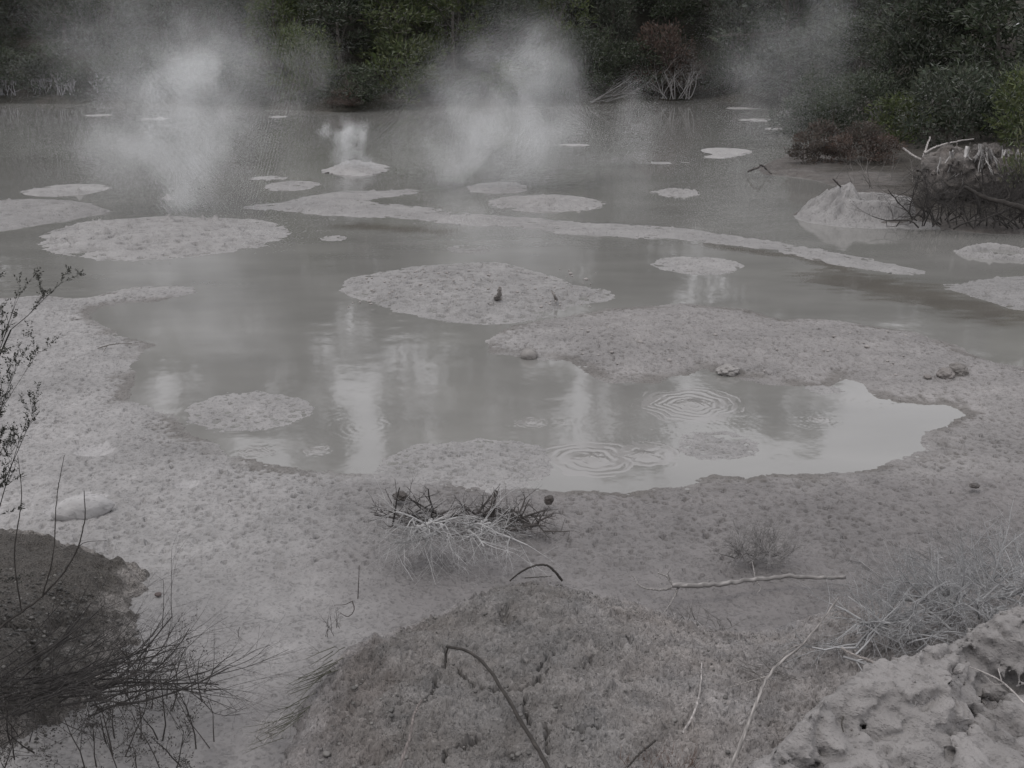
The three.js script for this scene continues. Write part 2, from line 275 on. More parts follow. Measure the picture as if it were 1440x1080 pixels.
// ---------------------------------------------------------------- far bank and wooded slope
function farDist(x, z) { return farDist0(x, z) + 0.5 * fbm(x * 0.5, z * 0.5, 21, 3); }
function farHeight(x, z, d = farDist(x, z)) {
  if (d < 0) return Math.max(-0.5, d * 0.4);
  const right = sstep(4, 10, x) * sstep(-62, -50, z), lowness = lerp(1, 0.35, right);
  return 0.5 * lowness * (1 - Math.exp(-d / 0.5)) + lerp(0.48, 0.12, right) * Math.max(0, Math.min(d, 36) - lerp(1.5, 4, right)) + 0.25 * (1 - 0.6 * right) * fbm(x * 0.6, z * 0.6, 23, 3) * sstep(0, 1, d);
}
{
  const bankColor = (x, z) => mixc([0.09, 0.08, 0.066], [0.045, 0.045, 0.032], sstep(-0.2, 0.2, fbm(x * 0.7, z * 0.7, 25, 3)));
  const far = field(range(-70, 70, 0.5), [...range(-66, -90, 0.35), ...range(-91, -160, 3)], (x, z) => { const d = farDist(x, z); return d < -1.2 ? null : farHeight(x, z, d); }, bankColor);
  structure(add(mesh(far, M.earth), 'far_bank'));
  const right = field(range(5, 40, 0.16), range(-25.5, -65.9, 0.16), (x, z) => { const d = farDist(x, z); return d < -0.6 ? null : farHeight(x, z, d) + 0.05 * fbm(x * 3, z * 3, 27, 3); },
    (x, z) => mixc([0.19, 0.175, 0.165], [0.07, 0.062, 0.052], sstep(0.8, 3.5, farDist(x, z) + 4 * fbm(x * 0.4, z * 0.4, 29, 3))));
  structure(add(mesh(right, M.earth), 'spit_of_land'));
}

// ---------------------------------------------------------------- raised mud: bars, domes and rings standing in the pool
function island(name, poly, o) {
  poly = smoothPoly(poly, o.smooth ?? 2); let x0 = 1e9, x1 = -1e9, z0 = 1e9, z1 = -1e9; for (const [x, z] of poly) { x0 = Math.min(x0, x); x1 = Math.max(x1, x); z0 = Math.min(z0, z); z1 = Math.max(z1, z); }
  if (o.box) { x0 = Math.max(x0, o.box[0]); x1 = Math.min(x1, o.box[1]); z0 = Math.max(z0, o.box[2]); z1 = Math.min(z1, o.box[3]); }
  const e = 0.3, s = o.cell ?? 0.06, base = o.base ?? 0, w = o.rough ?? 0.2, ps = Math.max(1, s / 0.026), table = distTable(poly, x0 - e, x1 + e, z0 - e, z1 + e, s * 2);
  const dist = (x, z) => table(x, z) + (o.grow ?? 0) + w * fbm(x * (o.rf ?? 2), z * (o.rf ?? 2), 31, 4) + w * 0.9 * N(x * 0.7, z * 0.7, 35) + w * 0.4 * N(x * 9, z * 9, 5);
  const g = field(range(x0 - e, x1 + e, s), range(z1 + e, z0 - e, s), (x, z) => {
    const d = dist(x, z); if (d < -0.12) return null; if (d < 0 && !o.shape) return base - 0.004 + d * 0.35; if (d < 0) return base - 0.02 + d * 0.5;
    let h = base + (o.lip ?? 0) * sstep(0, 0.06, d) + 0.6 * o.height * (1 - Math.exp(-d / (o.run ?? 0.8)));
    if (o.pit !== 0) h += ps * 0.75 * crust(x / ps, z / ps, (o.pit ?? 0.9) * sstep(-0.05, 0.22, d)) * sstep(-0.02, 0.12, d);
    return o.shape ? o.shape(x, z, h, d) : h;
  }, (x, z, y) => { const m = 0.95 + 0.25 * fbm(x * 0.8, z * 0.8, 33, 3); let c = tint(o.color ?? MUD, m); if (o.paint) c = o.paint(x, z, c, dist(x, z)); return c; });
  const out = add(mesh(g, o.mat ?? M.mud), name); if (o.label) tag(out, o.label, o.category ?? 'mud mound', o.group); else structure(out); return out;
}
const PALE = [0.312, 0.303, 0.3];
const crater = (c, r, h) => (x, z, y) => { const q = Math.hypot(x - c[0], z - c[2]) / r; return y + h * Math.exp(-((q - 1) ** 2) * 9) - h * 1.2 * Math.exp(-q * q * 3) + h * 0.5 * fbm(x * 5, z * 5, 3, 2) * Math.exp(-q * q); };
island('mud_dome', [[-12.51,-28.16],[-12.73,-29.99],[-11.97,-31.47],[-10.09,-32.07],[-8.14,-31.83],[-6.57,-30.77],[-5.96,-29.57],[-6,-27.97],[-6.94,-26.87],[-8.11,-26.01],[-9.55,-25.69],[-11.01,-26.35],[-11.98,-27.23]], { height: 0.3, run: 1.3, cell: 0.07, color: PALE, pit: 1.3, label: 'wide pale mud dome behind the left shore with steam rising off it' });
island('mud_dome', [[-3.79,-22.98],[-3.54,-24.16],[-2.67,-25.05],[-1.36,-25.61],[-.17,-25.61],[0.41,-24.9],[0.8,-24.01],[1.55,-23.18],[2.19,-22.53],[1.98,-21.79],[1.14,-21.21],[0.55,-20.34],[-.4,-19.92],[-1.22,-20.08],[-2.09,-20.66],[-2.92,-21.73],[-3.53,-22.41]], { height: 0.22, run: 1.1, cell: 0.05, color: tint(PALE, 0.92), pit: 1.4, label: 'broad lumpy mud dome with a short dead stump on it' });
island('mud_dome', ellipse([4.388,0,-25.287], 1.05, 1.0), { height: 0.14, run: 0.5, cell: 0.05, color: PALE, label: 'small round pale mud dome alone in the brown water' });
island('mud_bar', [[-8.49,-33.75],[-7.17,-34.3],[-6.82,-35.45],[-5.97,-36.68],[-3.92,-37.65],[-2.9,-37.16],[-3.76,-36.05],[-4.74,-35.45],[-4.87,-34.72],[-3.56,-34.02],[-1.72,-32.82],[0,-31.83],[2.22,-30.77],[4.74,-29.99],[6.69,-28.16],[8.11,-26.61],[8.99,-25.53],[9.35,-24.52],[8.64,-24.45],[7.7,-25.77],[6.49,-27.23],[4.52,-28.55],[2.67,-28.95],[0.78,-29.78],[-1.21,-30.66],[-3.34,-31.83],[-5.29,-32.32],[-6.93,-33.08]], { height: 0.1, run: 0.5, cell: 0.085, grow: 0.18, rough: 0.26, color: tint(PALE, 0.93), pit: 0.5, label: 'long pale mud bar winding across the middle of the pool', category: 'mud bar' });
island('mud_bar', [[-20.9,-32.57],[-17.54,-34.44],[-16.51,-35.15],[-15.25,-35.45],[-13.6,-34.72],[-12.06,-33.21],[-12.24,-32.19],[-12.96,-31.35],[-13.45,-30.54],[-13.97,-29.46],[-17.11,-28.16],[-18.82,-29.15]], { height: 0.2, run: 0.6, cell: 0.08, rough: 0.22, color: tint(PALE, 0.85), pit: 0.6, label: 'hummocky mud bar beside the wide pale dome', category: 'mud bar' });
island('mud_dome', ellipse([-15.22,0,-37.322], 1.35, 1.5), { height: 0.12, run: 0.5, cell: 0.08, color: PALE, label: 'flat round mud patch behind the hummocky bar' });
island('mud_dome', ellipse([-7.744,0,-38.331], 1.0, 1.25), { height: 0.1, run: 0.4, cell: 0.08, color: PALE, label: 'small flat mud patch behind the start of the long bar' });
island('mud_dome', ellipse([-8.845,0,-40.133], 0.8, 0.7), { height: 0.05, run: 0.4, cell: 0.08, rough: 0.3, color: PALE, label: 'thin broken mud film behind a small flat mud patch' });
island('mud_dome', ellipse([-5.995,0,-42.732], 1.2, 2.0), { height: 0.1, run: 0.4, cell: 0.08, rough: 0.45, color: tint(PALE, 1.15), shape: (x, z, y) => y + 0.3 * Math.exp(-((x + 6.05) ** 2 + (z + 42.7) ** 2) * 1.5) * (1 + 0.8 * fbm(x * 3, z * 3, 5, 3)), label: 'white splashing mud vent under a dense puff of steam', category: 'mud vent' });
island('mud_dome', ellipse([-0.541,0,-37.82], 1.15, 1.35), { height: 0.1, run: 0.4, cell: 0.08, color: PALE, shape: crater([-0.369,0,-37.82], 0.5, 0.07), label: 'pale mud disc with a low cratered middle under the tallest steam' });
island('mud_dome', ellipse([1.081,0,-34.508], 1.9, 1.75), { height: 0.13, run: 0.6, cell: 0.06, color: PALE, shape: crater([1.165,0,-34.297], 0.45, 0.14), label: 'round mud disc with a bubbling crater at its centre' });
island('mud_dome', ellipse([5.539,0,-36.677], 0.78, 0.95), { height: 0.06, run: 0.3, cell: 0.06, color: PALE, shape: crater([5.539,0,-36.677], 0.42, 0.09), label: 'small mud ring with a raised rim and wet middle' });
island('mud_dome', [[8.23,-48.49],[8.59,-49.88],[9.51,-50.16],[10.52,-49.59],[10.67,-48.49],[10.02,-47.17],[8.93,-46.16],[8.07,-46.41],[8.04,-46.91],[8.64,-47.95]], { smooth: 1, height: 0.1, run: 0.5, cell: 0.09, rough: 0.1, color: tint(PALE, 1.15), pit: 0.5, label: 'white notched mud patch shaped like a leaf in the far water' });
island('mud_dome', ellipse([-4.762,0,-28.646], 0.38, 0.4), { height: 0.05, run: 0.2, cell: 0.04, color: PALE, label: 'tiny mud patch beside the wide pale dome' });
island('mud_dome', ellipse([-1.045,0,-27.225], 0.5, 0.5), { height: 0.015, run: 0.3, cell: 0.05, lip: 0.01, color: tint(PALE, 0.85), label: 'faint sunken mud patch behind the broad lumpy dome' });
island('mud_dome', ellipse([-11.094,0,-35.449], 0.5, 0.5), { height: 0.04, run: 0.3, cell: 0.08, color: tint(PALE, 0.9), label: 'tiny mud patch inside the left steam' });
island('mud_dome', ellipse([6.292,0,-44.728], 1.0, 0.35), { height: 0.03, run: 0.3, cell: 0.09, color: PALE, label: 'thin pale streak of mud in the far water' });
island('mud_dome', [[9.36,-23.32],[10.3,-23.73],[11.67,-24.3],[16.15,-24.75],[12.86,-19.33],[10.09,-20.77],[9.67,-21.79],[9.46,-22.79]], { height: 0.18, run: 0.7, cell: 0.06, color: tint(PALE, 0.8), label: 'grey mud bank reaching in below the thorny thicket', category: 'mud bank' });
island('mud_dome', ellipse([12.026,0,-26.693], 0.95, 0.85), { height: 0.05, run: 0.3, cell: 0.05, color: tint(PALE, 0.95), shape: (x, z, y, d) => y + 0.1 * Math.exp(-(((d - 0.18) / 0.12) ** 2)) - 0.17 * sstep(0.25, 0.5, d), label: 'open mud ring with a dark hollow near the thicket', category: 'mud ring' });
for (const [c, rx, rz] of [[[14.685,0,-51.045], 1.15, 1.2], [[14.302,0,-64.087], 1.6, 1.4], [[16.672,0,-68.025], 0.9, 0.8], [[14.032,0,-59.345], 0.5, 0.5], [[15.209,0,-73.662], 1.2, 0.9], [[-20.956,0,-65.51], 1.1, 0.8], [[-25.333,0,-68.025], 0.8, 0.7], [[-14.08,0,-66.997], 0.6, 0.6], [[3.033,0,-51.346], 0.7, 0.5]])
  island('mud_fleck', ellipse(c, rx, rz), { height: 0.03, run: 0.3, cell: 0.12, rough: 0.35, color: tint(PALE, 1.1), pit: 0.6, label: 'small pale fleck of mud floating on the far water', category: 'mud fleck', group: 'pale mud flecks on the far water' });
for (const [c, rx, rz, h] of [[[-3.955,0,-15.175], 1.0, 0.85, 0.03], [[-0.601,0,-13.085], 1.15, 1.0, 0.045], [[2.808,0,-13.783], 0.55, 0.5, 0.04], [[4.886,0,-16.157], 0.3, 0.22, 0.06]])
  island('mud_shoal', ellipse(c, rx, rz, 0.1), { height: h, run: 0.35, lip: 0.004, cell: 0.03, rough: 0.2, color: tint(MUD, 0.95), pit: 1.1, label: ['shallow mud shoal with swirling creases in the near pool', 'rough mud shoal against the front shore of the near pool', 'low mud shoal with curled ridges near the right shore', 'small brown bulge of mud below the big crusted flat'][used.mud_shoal === undefined ? 0 : used.mud_shoal + 1], category: 'mud shoal' });
// mud volcano at the foot of the spit
{
  const tip = [9.902,0,-32.443], rim = [10.551,0,-32.071];
  island('mud_cone', [[8.16,-32.07],[8.87,-33.08],[9.89,-34.44],[10.96,-35.01],[12.09,-34.16],[12.16,-32.57],[11.6,-30.43],[10.46,-29.99],[9.34,-30.21],[8.52,-30.88]], { height: 0.12, run: 0.5, cell: 0.045, rough: 0.12, color: tint(PALE, 0.95), pit: 0.8, label: 'grey mud cone with a fluted flank and a cracked open crater', category: 'mud cone',
    shape: (x, z, y, d) => {
      const dx = x - tip[0], dz = z - tip[2] - 0.4, q = Math.hypot(dx * 0.78, dz), a = Math.atan2(dz, dx), flute = 0.2 * N(a * 6, q * 1.0) + 0.12 * N(a * 13, q * 2) + 0.05 * N(x * 8, z * 8);
      let h = y + Math.max(0, 1.0 - q * 0.72) * 0.95 + flute * sstep(0.1, 0.5, q) * sstep(1.5, 0.7, q);
      const bx = x - rim[0], bz = z - rim[2] - 0.2, p = Math.hypot(bx * 0.8, bz * 1.1);
      h = Math.max(h, y + 0.55 * sstep(1.25, 0.85, p) + 0.06 * fbm(x * 4, z * 4, 2, 3)); h -= 0.35 * sstep(0.8, 0.5, p) * sstep(0.1, 0.5, dx + 0.1);
      return lerp(y, h, sstep(0, 0.3, d));
    } });
}
island('mud_shelf', [[11.16,-33.61],[12.28,-34.72],[13.3,-35.15],[13.94,-34.44],[12.43,-29.99],[11.17,-29.78],[10.47,-30.32]], { height: 0.2, run: 0.5, cell: 0.06, rough: 0.2, color: tint(PALE, 0.9), pit: 0.5, label: 'pale mud shelf joining the fluted cone to the thicket bank', category: 'mud shelf' });
// bubbling spots: curled discs of liquid mud with creased rings
function bubbleRing(c, r, n, label, seed) {
  const R = rand(seed), G = new Geo(), rN = n * 8, aN = 64, y0 = 0.0;
  for (let j = 0; j <= rN; j++) for (let i = 0; i < aN; i++) {
    const t = j / rN, a = i / aN * 6.28319, wob = 1 + 0.22 * N(Math.cos(a) * 1.6, Math.sin(a) * 1.6, seed) + 0.05 * N(Math.cos(a) * 5, Math.sin(a) * 5, t * 3 + seed), q = t * r * wob;
    const open = sstep(-0.25, 0.25, N(Math.cos(a) * 1.3, Math.sin(a) * 1.3, t * 4 + seed * 3)), crease = lerp(0.75, Math.pow(Math.abs(Math.sin((t * n + 0.9 * N(Math.cos(a) * 1.1, Math.sin(a) * 1.1, 9 + seed + t)) * 3.1416)), 0.5), open), h = (0.016 * crease + 0.03 * Math.exp(-t * t * 30)) * (1 - t * 0.6) - (t > 0.97 ? 0.02 : 0.006);
    G.v(c[0] + Math.cos(a) * q, y0 + h * Math.min(1, r * 2), c[2] + Math.sin(a) * q, 0, 1, 0, 0, 0, [1, 1, 1]);
  }
  for (let j = 0; j < rN; j++) for (let i = 0; i < aN; i++) { const a = j * aN + i, b = j * aN + (i + 1) % aN; G.i.push(a, b, a + aN, b, b + aN, a + aN); }
  const g = G.build(); g.computeVertexNormals(); tag(add(mesh(g, M.slurry), 'mud_bubble'), label, 'mud bubble', 'bubbling rings in the near pool');
}
bubbleRing([-3.444,0,-13.551], 0.27, 5, 'tight bubbling mud ring close to the left front shore', 3);
bubbleRing([-2.623,0,-13.602], 0.2, 3, 'small bubbling mud ring between a tight ring and the front shoal', 5);
bubbleRing([0.287,0,-14.694], 0.24, 3, 'cluster of popping mud bubbles in the middle of the near pool', 7);
bubbleRing([1.034,0,-13.327], 0.75, 5, 'wide oval mud ring with loose creases beside the front shoal', 9);
bubbleRing([2.685,0,-15.49], 0.85, 7, 'wide swirl of creased mud below the big crusted flat', 11);
bubbleRing([0.748,0,-14.694], 0.1, 2, 'tiny mud ring beside the popping bubbles', 13);
bubbleRing([4.459,0,-14.811], 0.16, 2, 'small bursting mud bubble in the bright water', 15);
bubbleRing([1.753,0,-13.451], 0.55, 3, 'loose mud ring overlapping the wide oval ring', 17);

// ---------------------------------------------------------------- foreground: brown hummock, gravel mound, eroded bank
const cracks = [[[-.55,-7.91],[-.54,-7.65],[-.44,-7.55],[-.35,-7.41],[-.22,-7.26],[0.04,-7.22],[0.21,-7.31],[0.3,-7.45]], [[0.21,-7.45],[0.28,-7.6],[0.35,-7.71]], [[0.09,-7.13],[0.1,-6.94],[0.14,-6.77],[0.25,-6.75],[0.26,-6.48]], [[-.61,-7.48],[-.6,-7.28],[-.69,-7.16],[-.87,-7.14]], [[-.48,-6.4],[-.48,-6.58],[-.34,-6.6],[-.26,-6.69]], [[0.53,-7.5],[0.61,-7.57],[0.68,-7.68]], [[0.97,-7.9],[1,-8.03]], [[0.39,-6.72],[0.49,-6.67],[0.62,-6.71]], [[0.72,-8.84],[0.91,-8.65],[1.02,-8.58]]];
const hummockPoly = [[-1.6,-4.83],[-1.77,-6.76],[-1.79,-7.55],[-1.71,-8.05],[-1.46,-8.48],[-1.17,-8.74],[-.81,-9.09],[-.49,-9.41],[0,-9.71],[0.57,-9.64],[0.97,-9.41],[1.54,-9.04],[1.97,-8.81],[2.35,-8.74],[3.28,-9.25],[4.31,-9.81],[5.83,-10.28],[8.82,-10.28],[4.51,-4.38]];
const foot = [[-.09,-8.73],[-.06,-8.58],[-.04,-8.41]], pit2 = [[0.68,-7.11],[0.71,-7.09]];
function hummockRise(x, z, d) { return 0.14 + 0.03 * sstep(0, 0.1, d) + 0.5 * (1 - Math.exp(-d / 0.9)) + 0.14 * fbm(x * 0.9, z * 0.9, 41, 3) * sstep(0, 0.8, d); }
island('brown_hummock', hummockPoly, { height: 0, cell: 0.0125, rough: 0.14, rf: 1.6, mat: M.crumb, pit: 0, color: [0.232, 0.22, 0.213], box: [-2.6, 5.2, -10.4, -4.9],
  shape: (x, z, y, d) => {
    if (z > -5.0 || x > 1.2 - z * 0.49) return null;
    let h = hummockRise(x, z, d), e = sstep(0, 0.3, d), cr = 0;
    h += e * (0.035 * fbm(x * 5, z * 5, 43, 3) + 0.045 * Math.max(0, N(x * 20, z * 20)) + 0.045 * Math.abs(N(x * 9, z * 9, 4)) - 0.045 * dimples(x, z, 0.08, 0.6, 403) - 0.035 * dimples(x, z, 0.045, 0.6, 413) + 0.012 * N(x * 45, z * 45));
    for (const c of cracks) { const wx = x + 0.03 * N(x * 14, z * 14, 1) + 0.012 * N(x * 40, z * 40, 1), wz = z + 0.03 * N(x * 14, z * 14, 2) + 0.012 * N(x * 40, z * 40, 2); cr = Math.max(cr, Math.exp(-((lineDist(wx, wz, c) / 0.0105) ** 2))); }
    h -= 0.1 * cr; h -= 0.12 * Math.exp(-((lineDist(x, z, foot) / 0.05) ** 2)); h -= 0.05 * Math.exp(-((lineDist(x, z, pit2) / 0.035) ** 2));
    const left = sstep(-0.9, -1.3, x + 0.3 * N(z * 2, x)) * e; h -= left * 0.05 * Math.abs(N(x * 14, z * 5, 7));   // crumbling left edge
    return h;
  },
  paint: (x, z, c, d) => { const pale = sstep(0.35, 1.5, x + 0.9 * fbm(x * 1.1, z * 1.1, 47, 3)), edge = sstep(0.45, 0.05, d + 0.3 * fbm(x * 3, z * 3, 48, 3)); c = mixc(c, [0.3, 0.282, 0.275], pale); c = mixc(c, [0.17, 0.15, 0.14], 0.7 * sstep(-0.8, -1.25, x + 0.4 * N(x * 3, z * 3))); return mixc(c, [0.3, 0.285, 0.284], edge * 0.85); } });
const gravelPoly = [[-7.83,-10.61],[-6.18,-10.99],[-5.71,-11.01],[-5.15,-10.81],[-4.38,-10.09],[-3.79,-9.98],[-3.81,-9.74],[-3.75,-9.38],[-3.67,-9.09],[-3.38,-8.79],[-3.46,-8.56],[-3.41,-8.27],[-3.42,-7.93],[-3.55,-7.59],[-3.81,-7.27],[-5.11,-6.3]], step = [[-4.81,-8.23],[-4.46,-8.27],[-4.17,-8.33],[-4.08,-8.49],[-3.93,-8.71],[-3.81,-8.87]], step2 = [[-4.13,-8.16],[-3.98,-7.88],[-3.84,-7.63]];
const gravelDist = (x, z) => polyDist(x, z, gravelPoly);
function gravelRise(x, z, d) { let h = 0.13 + 0.5 * (1 - Math.exp(-d / 0.6)) + 0.2 * fbm(x * 1.4, z * 1.4, 51, 3) * sstep(0, 0.5, d); h += sstep(0, 0.2, d) * (0.02 * Math.abs(N(x * 26, z * 26)) + 0.02 * fbm(x * 8, z * 8, 53, 2)); const wx = x + 0.05 * N(x * 7, z * 7, 1), wz = z + 0.05 * N(x * 7, z * 7, 2); return h - 0.13 * Math.exp(-((lineDist(wx, wz, step) / 0.045) ** 2)) - 0.08 * Math.exp(-((lineDist(wx, wz, step2) / 0.03) ** 2)); }
island('gravel_mound', gravelPoly, { height: 0, cell: 0.017, rough: 0.22, rf: 5, mat: M.gravel, pit: 0, color: [0.145, 0.137, 0.13], box: [-5.6, -1, -12, -5.6], shape: (x, z, y, d) => gravelRise(x, z, d), paint: (x, z, c, d) => mixc(c, [0.42, 0.405, 0.4], sstep(0.3, 0.0, d + 0.5 * fbm(x * 4, z * 4, 57, 4) + 0.12 * N(x * 25, z * 25)) * 0.9) });
// surface nets: mesh where field(x, y, z) > 0 is solid
function nets(lo, hi, s, f) {
  const n = [0, 1, 2].map((k) => Math.ceil((hi[k] - lo[k]) / s) + 1), [nx, ny, nz] = n, val = new Float32Array(nx * ny * nz), at = (i, j, k) => (k * ny + j) * nx + i;
  for (let k = 0; k < nz; k++) for (let j = 0; j < ny; j++) for (let i = 0; i < nx; i++) val[at(i, j, k)] = f(lo[0] + i * s, lo[1] + j * s, lo[2] + k * s);
  const id = new Int32Array(nx * ny * nz).fill(-1), p = [], idx = [];
  for (let k = 0; k + 1 < nz; k++) for (let j = 0; j + 1 < ny; j++) for (let i = 0; i + 1 < nx; i++) {
    let c = 0, x = 0, y = 0, z = 0, mask = 0; const v = [];
    for (let q = 0; q < 8; q++) { v[q] = val[at(i + (q & 1), j + ((q >> 1) & 1), k + (q >> 2))]; if (v[q] > 0) mask |= 1 << q; }
    if (mask === 0 || mask === 255) continue;
    for (let a = 0; a < 8; a++) for (let b = 0; b < 3; b++) { const o = a ^ (1 << b); if (o < a || (v[a] > 0) === (v[o] > 0)) continue; const t = v[a] / (v[a] - v[o]); x += lerp(a & 1, o & 1, t); y += lerp((a >> 1) & 1, (o >> 1) & 1, t); z += lerp(a >> 2, o >> 2, t); c++; }
    id[at(i, j, k)] = p.length / 3; p.push(lo[0] + (i + x / c) * s, lo[1] + (j + y / c) * s, lo[2] + (k + z / c) * s);
  }
  for (let k = 1; k + 1 < nz; k++) for (let j = 1; j + 1 < ny; j++) for (let i = 1; i + 1 < nx; i++) {
    const a = val[at(i, j, k)] > 0;
    const quad = (A, B, C, D, flip) => { if (A < 0 || B < 0 || C < 0 || D < 0) return; if (flip) idx.push(A, C, B, A, D, C); else idx.push(A, B, C, A, C, D); };
    if (a !== val[at(i + 1, j, k)] > 0) quad(id[at(i, j - 1, k - 1)], id[at(i, j, k - 1)], id[at(i, j, k)], id[at(i, j - 1, k)], !a);
    if (a !== val[at(i, j + 1, k)] > 0) quad(id[at(i - 1, j, k - 1)], id[at(i - 1, j, k)], id[at(i, j, k)], id[at(i, j, k - 1)], !a);
    if (a !== val[at(i, j, k + 1)] > 0) quad(id[at(i - 1, j - 1, k)], id[at(i, j - 1, k)], id[at(i, j, k)], id[at(i - 1, j, k)], !a);
  }
  const g = new THREE.BufferGeometry(); g.setAttribute('position', new THREE.Float32BufferAttribute(p, 3)); g.setIndex(idx); g.computeVertexNormals(); return g;
}
function colored(g, fn, uv) { // vertex colours, and uv in metres laid from above and leaning out on steep faces
  const P = g.attributes.position, c = new Float32Array(P.count * 3), u = new Float32Array(P.count * 2);
  for (let i = 0; i < P.count; i++) { const x = P.getX(i), y = P.getY(i), z = P.getZ(i), k = fn(x, y, z); c.set(k, i * 3); u[i * 2] = x + 0.35 * y; u[i * 2 + 1] = -z + 0.8 * y; }
  g.setAttribute('color', new THREE.BufferAttribute(c, 3)); if (uv !== false) g.setAttribute('uv', new THREE.BufferAttribute(u, 2)); return g;
}
const lip = [[0.73,-5.03],[1.16,-5.57],[1.4,-5.77],[1.63,-5.9],[1.83,-6.06],[2.04,-6.14],[2.25,-6.44],[2.48,-6.34],[2.8,-6.29],[3.07,-6.45],[3.23,-6.75],[3.49,-7.02],[3.77,-6.95],[4.37,-6.89]];
const bankPoly = lip.concat([[5.66,-7.81],[4.79,-8.41],[3.98,-7.95],[3.03,-7.38],[2.38,-7.03],[1.79,-6.49],[1.35,-5.99],[0.67,-5.26]]);
const holes = [[[3.425,1.05,-6.961], 0.05], [[2.388,0.85,-6.403], 0.075], [[2.32,0.7,-6.323], 0.06], [[2.749,0.85,-6.436], 0.055], [[1.699,0.85,-6.081], 0.05], [[2.622,0.65,-6.358], 0.06], [[3.593,0.82,-6.959], 0.12], [[3.778,0.8,-6.989], 0.12]];
function bankTop(x, z) { const b = polyDist(x, z, bankPoly); return 0.5 + 0.5 * (1 - Math.exp(-Math.max(0, b) / 0.3)) * 1.1; }
{
  const bd = distTable(bankPoly, 0.2, 5.2, -8.5, -4.2, 0.05), rear = bankPoly.slice(lip.length - 1), rd = distTable(rear.concat([...rear].reverse()), 0.2, 5.2, -8.5, -4.2, 0.05);
  const ld = distTable([[1.56,-6.02],[1.96,-6.3],[2.18,-6.4],[2.49,-6.3],[2.97,-6.4],[3.29,-6.68],[3.56,-6.86],[3.77,-6.86],[4.58,-6.81],[3.81,-5.02],[1.15,-5.02]], 0.2, 5.2, -8.5, -4.2, 0.05);
  const g = nets([0.4, 0.2, -8.3], [5.0, 1.6, -4.6], 0.026, (x, y, z) => {
    const b = bd(x, z); if (b < -0.5 && ld(x, z) < -0.4) return -0.4;
    const top = 0.6 + 0.6 * sstep(-0.05, 0.45, Math.abs(rd(x, z))) ;
    const ledge = Math.min(0.84 + 0.08 * N(x * 3, z * 3) - y, ld(x, z));
    let f = Math.min(top - y, (b + 0.03) * 1.0 + 0.06 * Math.sin(y * 9 + 1.2)); f = Math.max(f, ledge);
    if (Math.abs(f) < 0.3) {
      const n1 = N(x * 1.9, y * 2.6, z * 1.9), n2 = Math.abs(N(x * 5, y * 5, z * 5)) * 2.4 - 0.5, n3 = Math.abs(N(x * 12, y * 12, z * 12)) * 2.4 - 0.5;
      f += 0.1 * n1 + (y > top - 0.16 ? 0.035 : 0.075) * n2 + 0.04 * n3 + 0.015 * N(x * 30, y * 30, z * 30) - 0.06;
      for (const [c, r] of holes) f = Math.min(f, Math.hypot(x - c[0], (y - c[1]) * 1.2, z - c[2] + 0.02) - r * (1 + 0.5 * N(x * 12, y * 12, z * 12)));
    }
    return f;
  });
  structure(add(mesh(colored(g, (x, y, z) => tint([0.3, 0.286, 0.281], 0.92 + 0.3 * fbm(x * 2, y * 2, z * 2, 3))), M.bank), 'eroded_bank'));
}
// ---------------------------------------------------------------- stones and clods
function stone(name, at, r, o) { // r: half sizes
  const g = new THREE.IcosahedronGeometry(1, o.detail ?? 5), P = g.attributes.position; let lowest = 1e9;
  for (let i = 0; i < P.count; i++) { const x = P.getX(i), y = P.getY(i), z = P.getZ(i), k = 1 + (o.rough ?? 0.2) * fbm(x * (o.f ?? 1.3) + o.seed, y * (o.f ?? 1.3), z * (o.f ?? 1.3), 4); { const sl = o.lemon ? 1 - 0.35 * Math.abs(x) * Math.abs(x) * 0.9 : 1; P.setXYZ(i, x * r[0] * k * (o.lemon ? 1.08 : 1), y * r[1] * k * sl, z * r[2] * k * sl); }; lowest = Math.min(lowest, y * r[1] * k); }
  g.computeVertexNormals(); colored(g, (x, y, z) => tint(o.color, 0.9 + 0.4 * fbm(x * 9, y * 9, z * 9 + o.seed, 3)));
  const m = add(mesh(g, o.mat ?? M.stone), name); m.position.set(at[0], at[1], at[2]); m.rotation.set(o.tip ?? 0, o.turn ?? 0, o.roll ?? 0); if (o.label) tag(m, o.label, o.category ?? 'stone'); return m;
}
